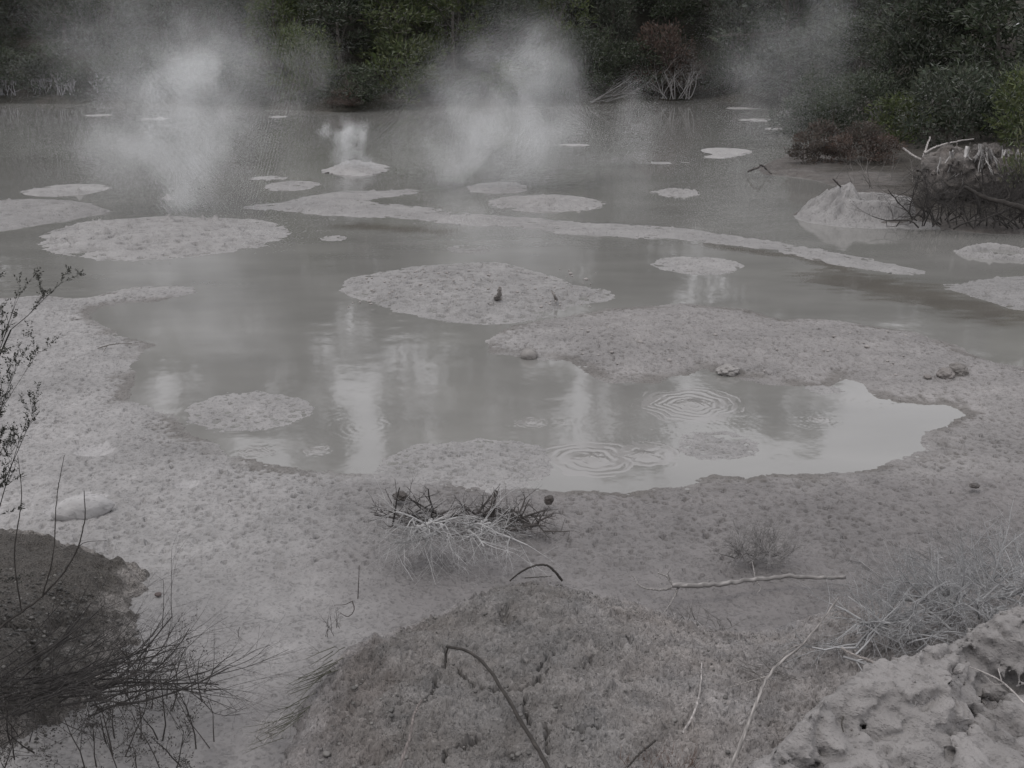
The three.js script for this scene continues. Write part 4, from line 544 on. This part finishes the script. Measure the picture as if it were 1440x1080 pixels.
{
  const R = rand(500), pick = (a) => a[Math.floor(R() * a.length) % a.length];
  const shoreZ = (x) => { for (let z = -60; z > -110; z -= 0.4) if (farDist(x, z) > 0) return z; return -80; };
  const toneAt = (x) => { const t = R(); return x > -20 && x < -4 ? (t < 0.55 ? 'olive' : 'dark') : x > 8 && x < 14 ? (t < 0.4 ? 'brown' : 'dark') : x > 14 ? (t < 0.5 ? 'grey' : 'dark') : t < 0.65 ? 'dark' : t < 0.85 ? 'grey' : 'olive'; };
  for (let x = -48; x < 26; x += 2.6 + R()) {
    const z = shoreZ(x) - 1.0 - R() * 0.8, k = toneAt(x);
    plant('bank_shrub', 'overhanging the water on the far bank', [x, farHeight(x, z) - 0.1, z], [0.75 + 0.4 * R(), 0.7 + 0.6 * R()], R() * 6, k, pick(bushes), pick(stems), 'shrub', `${kindLabel[k]} shrubs along the far bank`);
  }
  for (const [off, step, s, where] of [[4, 4.2, 0.75, 'just behind the far bank shrubs'], [9, 4.6, 0.95, 'up the wooded slope'], [15, 5.2, 1.15, 'high on the wooded slope'], [23, 5.5, 1.35, 'on the crest of the wooded slope'], [31, 4.4, 2.6, 'behind the crest of the wooded slope']])
    for (let x = -54; x < 40; x += step * (0.8 + 0.4 * R())) {
      if (off === 31 && [[-19, -13], [3.5, 9], [-41, -35], [33, 44]].some(([a, b]) => x > a && x < b)) continue;
      const z = (x < 20 ? shoreZ(x) : -72) - off - R() * 2.5, k = toneAt(x), j = Math.floor(R() * 4) % 4;
      plant('slope_tree', where, [x, farHeight(x, z) - 0.2, z], [Math.min(s, 1.3) * (0.85 + 0.4 * R()), s * (0.85 + 0.45 * R())], R() * 6, k, crowns[j], trunks[j % 3], 'tree', `${kindLabel[k]} trees ${where}`);
    }
  // the wood on the spit at the right
  const spit = [[1095, 150, 0.62], [1140, 158, 0.7], [1190, 160, 0.66], [1235, 158, 0.8], [1290, 170, 0.75], [1340, 168, 0.8], [1400, 178, 0.8], [1465, 190, 0.8], [1530, 195, 0.8]];
  const at = [[18.13,-76.18],[18.46,-69.08],[19.76,-66],[22.64,-69.08],[22.35,-61.41],[23.67,-59.75],[24.35,-55.94],[25.13,-52.58],[26.55,-51.05]];
  at.forEach(([x, z], i) => plant('spit_tree', 'on the spit of land', [x, farHeight(x, z) - 0.2, z], [spit[i][2] * (0.8 + 0.3 * R()), spit[i][2] * (0.75 + 0.3 * R())], R() * 6, i % 3 === 1 ? 'grey' : 'dark', crowns[i % 4], trunks[i % 3], 'tree', i % 3 === 1 ? 'grey green trees on the spit' : 'dark green trees on the spit'));
  const low = [[14.33,-55.94],[15.54,-53.88],[17.73,-55.94],[17.77,-51.05],[19.57,-52.58],[18.93,-48.22],[21.31,-51.05],[20.85,-46.91],[20.46,-43.38],[21.35,-42.31],[20.58,-61.41],[22.95,-49.59]];
  low.forEach(([x, z], i) => { const k = ['grey', 'dark', 'dark', 'olive', 'dark'][i % 5]; plant('spit_shrub', 'on the spit of land', [x, farHeight(x, z) - 0.1, z], [0.55 + 0.25 * R(), 0.55 + 0.35 * R()], R() * 6, k, bushes[i % 3], stems[i % 2], 'shrub', `${kindLabel[k]} shrubs on the spit`); });
  const rusty = [[12.23,-44.04],[12.83,-43.16],[13.94,-44.04],[14.5,-43.16],[11.58,-43.16]];
  rusty.forEach(([x, z], i) => plant('rust_shrub', '', [x, farHeight(x, z), z], [0.3 + 0.12 * R(), 0.3 + 0.14 * R()], R() * 6, i % 2 ? 'rust' : 'brown', bushes[i % 3], stems[i % 2], 'shrub', '', ['low brown shrub behind the mud cone', 'low rust red shrub behind the mud cone', 'low brown shrub beside the rust red ones', 'low rust red shrub next to the white roots', 'low brown shrub at the tip of the spit'][i]));
  plant('bright_shrub', '', [15.7, 0.3, -31.5], [0.8, 1.55], 1, 'bright', crownGeo(15, 3.6, 3.4, 44, 130, 0.15, { bottom: 0.02, width: 0.22 }), stems[0], 'shrub', '', 'tall bright green shrub beyond the thorny thicket');
  plant('rust_bush', '', (() => { const x = -10.6, z = shoreZ(-10.6) - 0.3; return [x, farHeight(x, z), z]; })(), [0.55, 0.4], 1, 'rust', bushes[1], stems[1], 'shrub', '', 'low rust red bush at the water line of the far bank');
  plant('brown_dead_tree', '', (() => { const x = 10.7, z = shoreZ(10.7) - 1.2; return [x, farHeight(x, z), z]; })(), [0.75, 1.3], 2, 'rust', bushes[2], stems[0], 'tree', '', 'dead brown tree leaning at the far bank');
}
// bleached and dark dead wood along the far water line
const farDead = (x, z) => [x, Math.max(0.1, farHeight(x, z)), z];
shrub('dead_brushwood', 'fan of bleached dead branches at the foot of the brown tree', { seed: 201, stems: 16, len: 1.9, r: 0.035, levels: 2, kids: 4, ratio: 0.5, spread: 0.5, floor: 0.1, seg: 0.3, color: BLEACH.map((v) => v * 0.6), category: 'dead branches', from: (R) => [near([11.369,0.3,-78.01], 2, 1, R), [(R() - 0.5) * 1.6, 0.6 + R() * 0.6, (R() - 0.2)]] });
shrub('dead_brushwood', 'thin pale dead branches slanting over the far bank edge', { seed: 202, stems: 7, len: 2.6, r: 0.03, levels: 1, kids: 4, ratio: 0.45, spread: 0.4, floor: 0.1, seg: 0.3, color: BLEACH.map((v) => v * 0.45), category: 'dead branches', from: (R) => [near([5.725,0.3,-75.234], 1.2, 1, R), [0.9 + R() * 0.5, 0.35 + R() * 0.4, 0.2]] });
for (let k = 0; k < 5; k++) shrub('bleached_shrub', 'chalk white dead shrub at the left end of the far bank', { seed: 210 + k, stems: 14, len: 1.1, r: 0.03, levels: 2, kids: 5, ratio: 0.55, spread: 0.6, floor: 0.1, seg: 0.25, color: [0.36, 0.355, 0.37], category: 'dead shrub', group: 'chalk white shrubs on the far bank', from: (R) => [near([-37.5 + k * 2.1, 0.5, -80 + (k % 2)], 1.8, 1.2, R), [(R() - 0.5) * 1.3, 0.8 + R() * 0.5, 0.4 * R()]] });
// thorny dark thicket on the near end of the spit
shrub('thorny_thicket', 'large dark thorny thicket hanging over the water on the right', { seed: 221, stems: 70, len: 1.1, r: 0.022, levels: 3, kids: 5, ratio: 0.6, spread: 0.75, kink: 0.35, lift: -0.02, floor: 0.05, seg: 0.2, color: [0.05, 0.046, 0.044], category: 'thicket', from: (R) => [near([12.9, 0.12, -30.2], 3.6, 1.8, R), [(R() - 0.55) * 1.6, 0.5 + R() * 0.7, (R() - 0.35) * 1.1]] });
shrub('thorny_thicket', 'ragged dark twigs beside the white roots', { seed: 222, stems: 18, len: 1.1, r: 0.022, levels: 2, kids: 5, ratio: 0.55, spread: 0.7, floor: 0.3, seg: 0.2, color: [0.05, 0.045, 0.042], category: 'thicket', from: (R) => [near([14.6, 0.6, -31.5], 2.6, 1.6, R), [(R() - 0.5) * 1.6, 0.6 + R() * 0.6, (R() - 0.4)]] });
shrub('dry_reeds', 'pale dry stalks drooping over the spit behind the mud cone', { seed: 223, stems: 26, len: 0.8, r: 0.012, levels: 2, kids: 4, ratio: 0.5, spread: 0.6, floor: 0.15, seg: 0.2, color: [0.2, 0.19, 0.18], category: 'dry stalks', from: (R) => [near([12.759,0.3,-36.736], 3.2, 2.4, R), [(R() - 0.5) * 1.6, 0.7, (R() - 0.4)]] });
stick('slanting_branch', 'thick dark branch slanting out of the thorny thicket', [[[[12.212,1.234,-29.6],[12.745,0.958,-29.4],[13.153,0.855,-29.2],[13.496,0.774,-29],[14.145,0.637,-28.8]], 0.05, 0.09], [[[12.745,0.958,-29.4],[12.693,1.234,-29.6],[12.55,1.449,-29.7]], 0.035, 0.015], [[[13.153,0.855,-29.2],[13.359,1.049,-29.3],[13.252,1.324,-29.5]], 0.03, 0.012]], DARK, { seed: 23 });
stick('pale_driftwood', 'pale forked driftwood arching beside the white roots', [[[[13.784,0.82,-36],[13.455,1.234,-36],[13.553,1.6,-36.2],[13.731,1.876,-36.4]], 0.05, 0.02], [[[13.436,1.393,-36],[13.871,1.621,-36],[14.511,1.736,-36.2],[15.121,1.817,-36.3]], 0.035, 0.015], [[[12.864,1.509,-36.4],[13.296,1.21,-36.2],[13.762,1.004,-36]], 0.03, 0.05]], [0.36, 0.34, 0.33], { seed: 24, category: 'driftwood' });
stick('shore_log', 'dark curved log at the tip of the spit', [[[[8.796,0.15,-40.956],[8.889,0.35,-40.212],[9.237,0.4,-40.633],[9.531,0.2,-41.178],[9.536,0.15,-40.362]], 0.04, 0.03], [[[9.237,0.4,-40.633],[9.042,0.5,-40.245]], 0.03, 0.015]], [0.07, 0.062, 0.058], { seed: 25, category: 'log' });
stick('leaning_pole', 'thin dark pole leaning behind the tip of the mud cone', [[[[10.406,0.4,-33.863],[9.747,0.8,-32.319],[9.046,1.25,-30.867]], 0.035, 0.02]], [0.08, 0.07, 0.066], { seed: 26, category: 'pole' });
// bleached roots on an undercut earth block
{
  const c = [14.452,0.835,-34.2], root = new THREE.Group(); add(root, 'root_block'); tag(root, 'undercut earth block hung with chalk white roots', 'root block');
  const g = nets([-2.2, -1.2, -1.4], [2.2, 1.5, 1.5], 0.07, (x, y, z) => { const n = 0.45 * N(x * 1.6, y * 1.6, z * 1.6) + 0.2 * (1 - 2 * Math.abs(N(x * 4, y * 4, z * 4))) + 0.14 * N(x * 9, y * 5, z * 9); return 1 - Math.hypot(x / 1.6, (y - 0.1) / 0.85, z / 0.95) + n - 0.1; });
  const m = add(mesh(colored(g, (x, y, z) => tint([0.3, 0.275, 0.26], 0.8 + 0.7 * fbm(x * 3, y * 3, z * 3, 3))), M.earth), 'earth', root); root.position.set(c[0], c[1], c[2]);
  const R = rand(77);
  for (let k = 0; k < 30; k++) { const x = -1.4 + 2.8 * R(), G = new Geo(), thick = k < 5; grow(G, R, new THREE.Vector3(x, 0.85 + 0.35 * R() - Math.abs(x) * 0.2, 0.55 + 0.4 * R() - Math.abs(x) * 0.2), new THREE.Vector3((R() - 0.5) * 0.7, -1, 0.45 * R()), (0.45 + 0.5 * R()) * (thick ? 1.2 : 1), thick ? 0.075 : 0.025 + 0.02 * R(), { levels: 1, kids: 3, ratio: 0.5, spread: 0.4, kink: 0.25, seg: 0.1, color: tint([0.4, 0.39, 0.385], 0.5 + 0.7 * R()), speck: 0.08 }); add(mesh(G.build(), M.twig), 'hanging_root', root); }
}
for (const [c, sx, label] of [[[20.7,1.241,-58], 1.7, 'chalky outcrop glimpsed between the trees of the spit'], [[19.224,0.962,-57], 0.9, 'low chalky ledge beside a larger outcrop on the spit'], [[16.563,0.641,-62], 1.5, 'pale crusted lump in the shade at the base of the spit']]) {
  const g = nets([-1.3, -0.8, -0.8], [1.3, 0.9, 0.8], 0.09, (x, y, z) => 1 - Math.hypot(x, y / 0.5, z / 0.6) + 0.35 * N(x * 2.2, y * 1.4, z * 2.2 + sx) + 0.14 * N(x * 7, y * 3, z * 7)); g.scale(sx, 1, 1);
  const m = add(mesh(colored(g, (x, y, z) => tint([0.4, 0.39, 0.385], 0.75 + 0.9 * fbm(x * 2, y * 2, z * 2, 3))), M.earth), 'chalky_outcrop'); m.position.set(c[0], c[1], c[2]); tag(m, label, 'outcrop');
}

// ---------------------------------------------------------------- steam: clouds of tiny bright droplets, each plume standing over its vent
const DROP = 0.0042, LEVELS = [3, 5, 7, 10, 13, 17, 22, 28, 35, 43, 52, 63, 76, 92, 110, 132, 158, 190, 228, 274, 330, 396];
function dropletGeo(count, size, seed) { // droplets strewn evenly through a unit cell; size relative to the cell
  const R = rand(seed), p = [], n = [], v = new THREE.Vector3(), w = new THREE.Vector3(), u = new THREE.Vector3();
  for (let i = 0; i < count; i++) { const x = (0.5 + i * 0.8191725) % 1 - 0.5, y = (0.5 + i * 0.6710436) % 1 - 0.5, z = (0.5 + i * 0.5497005) % 1 - 0.5; v.set(gauss(R), gauss(R), gauss(R)).normalize(); w.set(R() - 0.5, R() - 0.5, R() - 0.5).cross(v).normalize(); u.crossVectors(v, w); for (let q = 0; q < 3; q++) { const a = q * 2.0944; p.push(x + (w.x * Math.cos(a) + u.x * Math.sin(a)) * size, y + (w.y * Math.cos(a) + u.y * Math.sin(a)) * size, z + (w.z * Math.cos(a) + u.z * Math.sin(a)) * size); n.push(v.x, v.y, v.z); } }
  const g = new THREE.BufferGeometry(); g.setAttribute('position', new THREE.Float32BufferAttribute(p, 3)); g.setAttribute('normal', new THREE.Float32BufferAttribute(n, 3)); return g;
}
const STEAM = 0.6, steamGeos = {};
// blobs: [centre, radius (m), optical depth through its middle]
function plume(label, blobs, o = {}) {
  const R = rand(o.seed ?? 1), cell = o.cell ?? 0.15, drop = o.drop ?? DROP, f = o.f ?? 0.85, unit = 0.5 * 1.299 * drop * drop, key = `${cell}:${drop}`, sets = LEVELS.map(() => []), lo = [1e9, 1e9, 1e9], hi = [-1e9, -1e9, -1e9];
  for (const [c, r] of blobs) for (let k = 0; k < 3; k++) { lo[k] = Math.min(lo[k], c[k] - 2 * r); hi[k] = Math.max(hi[k], c[k] + 2 * r); } lo[1] = Math.max(lo[1], 0.02);
  const Q = new THREE.Quaternion().setFromEuler(new THREE.Euler(0.55, 0.65, 0.35)), P = new THREE.Vector3(), mid = [0, 1, 2].map((k) => (lo[k] + hi[k]) / 2), reach = Math.ceil(Math.hypot(hi[0] - lo[0], hi[1] - lo[1], hi[2] - lo[2]) / 2 / cell);
  for (let kk = -reach; kk <= reach; kk++) for (let jj = -reach; jj <= reach; jj++) for (let ii = -reach; ii <= reach; ii++) {   // lattice of cells, turned so that no row lies level
    P.set(ii * cell, jj * cell, kk * cell).applyQuaternion(Q); const x = mid[0] + P.x, y = mid[1] + P.y, z = mid[2] + P.z;
    if (y < lo[1] || y > hi[1] || x < lo[0] || x > hi[0] || z < lo[2] || z > hi[2]) continue;
    let near = false; for (const [c, r] of blobs) if (Math.abs(x - c[0]) < 2.4 * r && Math.abs(y - c[1]) < 2.4 * r && Math.abs(z - c[2]) < 2.4 * r) { near = true; break; }
    if (!near) continue;
    const wa = 0.7 / f * 0.45, px = x + wa * (N(x * f, y * f, z * f + 3) + 0.5 * N(x * f * 2.3, y * f * 2.3, z * f * 2.3 + 3)), py = y + wa * (N(x * f + 9, y * f, z * f) + 0.5 * N(x * f * 2.3 + 9, y * f * 2.3, z * f * 2.3)), pz = z + wa * N(x * f, y * f + 7, z * f);
    let s = 0; for (const [c, r, w] of blobs) { const q = ((px - c[0]) ** 2 + (py - c[1]) ** 2 + (pz - c[2]) ** 2) / (r * r); if (q < 5) s += w / (1.62 * r) * Math.exp(-1.2 * q); }
    if (s < 0.002) continue;
    s *= (o.wisp ? 1.9 : 1.4) * sstep(o.wisp ? -0.25 : -0.45, 0.3, fbm(px * f * 1.2, py * f, pz * f * 1.2, 4)) * STEAM * (o.density ?? 1);
    let n = s * cell ** 3 / unit, k = 0; if (n < LEVELS[0]) { if (R() > n / LEVELS[0]) continue; } else { while (k + 1 < LEVELS.length && LEVELS[k + 1] <= n) k++; if (k + 1 < LEVELS.length && R() < (n - LEVELS[k]) / (LEVELS[k + 1] - LEVELS[k])) k++; }
    const q = new THREE.Quaternion().setFromEuler(new THREE.Euler(Math.floor(R() * 4) * 1.5708, Math.floor(R() * 4) * 1.5708, Math.floor(R() * 4) * 1.5708)).premultiply(Q);
    sets[k].push(new THREE.Matrix4().compose(new THREE.Vector3(x, y, z), q, new THREE.Vector3(cell, cell, cell)));
  }
  const root = new THREE.Group(); tag(add(root, 'steam_plume'), label, 'steam', null, 'stuff'); steamGeos[key] ??= LEVELS.map((c, k) => dropletGeo(c, drop / cell, 900 + k));
  sets.forEach((t, k) => { if (t.length < 9) return; const m = new THREE.InstancedMesh(steamGeos[key][k], M.steam, t.length); t.forEach((x, i) => m.setMatrixAt(i, x)); m.instanceMatrix.needsUpdate = true; add(m, 'droplets', root); m.userData.kind = 'stuff'; });
}
const B = (pts, rw, k = 1, w = 1) => pts.map((p, i) => [p, rw[i][0] * k, rw[i][1] * w]);
plume('billowing steam rising from the wide pale dome', B([[-10.024,0.186,-33],[-10.062,0.893,-33],[-10.093,1.673,-33],[-9.549,2.256,-33],[-11.314,2.152,-33],[-11.923,1.463,-33],[-9.116,3.077,-33],[-8.735,3.845,-33],[-9.923,3.82,-33.5],[-10.586,3.644,-33],[-8.159,4.225,-33.5],[-12.238,3.587,-34],[-9.227,4.507,-33.5],[-8.519,1.944,-33],[-12.796,2.54,-34],[-10.814,2.873,-33]], [[0.55, 0.5], [0.85, 0.5], [1.05, 0.55], [0.95, 0.6], [0.95, 0.4], [0.85, 0.35], [1.2, 0.6], [1.0, 0.5], [0.9, 0.4], [1.0, 0.4], [0.8, 0.3], [0.9, 0.22], [0.8, 0.28], [0.8, 0.3], [0.8, 0.2], [1.0, 0.35]], 1.3, 0.82), { seed: 3, f: 0.7 });
plume('tallest steam cloud rising behind the long mud bar', B([[-0.493,0.121,-38],[-1.598,0.56,-38],[0.538,1.093,-38],[-0.487,1.764,-38],[-1.749,1.954,-38],[0.773,2.663,-38],[0,3.362,-38],[1.075,3.87,-38],[0.879,4.556,-38],[-1.95,3.028,-38.5],[-2.908,1.715,-38.5],[-0.725,4.081,-38.5],[1.458,1.883,-38],[-2.455,0.682,-38]], [[1.1, 0.35], [1.2, 0.4], [1.2, 0.55], [1.35, 0.55], [1.25, 0.45], [1.2, 0.6], [1.2, 0.55], [0.9, 0.45], [0.85, 0.4], [1.1, 0.28], [1.0, 0.22], [0.9, 0.3], [0.7, 0.35], [1.0, 0.25]], 1.28, 0.86), { seed: 4, f: 0.6 });
plume('small dense white puff over the splashing vent', B([[-6.146,0.218,-42.3],[-6.373,0.594,-42.3],[-6.133,1.076,-42.3],[-6.713,1.394,-42.3],[-5.712,1.394,-42.3],[-7.046,1.544,-42.4],[-5.604,0.11,-42.3],[-6.216,1.606,-42.3]], [[0.5, 0.5], [0.42, 0.6], [0.42, 0.7], [0.38, 0.7], [0.32, 0.6], [0.26, 0.5], [0.5, 0.3], [0.3, 0.45]]), { seed: 5, cell: 0.1, drop: 0.0036, f: 1.5, wisp: true, density: 1.25 });
plume('faint column of steam over the far water', B([[5.081,-0.643,-44],[4.88,0.202,-44],[4.875,1.119,-44],[4.958,1.942,-44],[4.787,2.725,-44.5],[3.984,-0.22,-44],[5.828,-0.079,-44]], [[0.9, 0.14], [0.95, 0.2], [0.95, 0.26], [0.9, 0.24], [0.7, 0.14], [0.8, 0.12], [0.8, 0.12]]), { seed: 6, cell: 0.22, drop: 0.0048 });
plume('thin steam drifting up in front of the spit wood', B([[10.919,1.36,-52],[11.171,2.48,-52],[11.874,4.052,-52],[12.91,5.288,-52],[14.788,5.898,-52],[10.309,3.547,-53],[11.45,1.409,-46],[10.952,0.253,-46],[14.03,3.584,-52]], [[1.6, 0.14], [2.0, 0.16], [2.2, 0.16], [2.2, 0.15], [2.0, 0.1], [1.6, 0.1], [1.2, 0.12], [1.2, 0.1], [2.0, 0.12]]), { seed: 7, cell: 0.3, drop: 0.006, f: 0.5 });
plume('wisps of steam curling in front of the far wood', B([[-10.397,2.929,-56],[-11.18,1.733,-56],[-9.984,3.913,-57],[-21.206,5.432,-60],[-19.103,5.96,-60],[-23.367,4.545,-60],[-15.283,5.078,-60],[-17.589,4.367,-60]], [[1.0, 0.2], [0.9, 0.16], [0.9, 0.12], [2.4, 0.14], [2.2, 0.14], [2.0, 0.1], [2.0, 0.12], [2.2, 0.14]], 1.2, 1.4), { seed: 8, cell: 0.32, drop: 0.0065, f: 0.5 });
plume('low thin steam crossing the middle water', B([[-1.478,0.124,-28],[-6.273,0.217,-28],[5.733,-0.16,-30],[3.539,-0.229,-42],[-4.355,-0.229,-42],[-10.023,0.833,-46],[-19.437,0.978,-46],[7.518,0.044,-40]], [[1.0, 0.06], [1.0, 0.08], [1.2, 0.07], [1.6, 0.14], [1.6, 0.16], [1.8, 0.14], [2.0, 0.12], [1.6, 0.1]], 1.2, 1.3), { seed: 9, cell: 0.26, drop: 0.0048, f: 0.6 });

renderer.render(scene, camera);
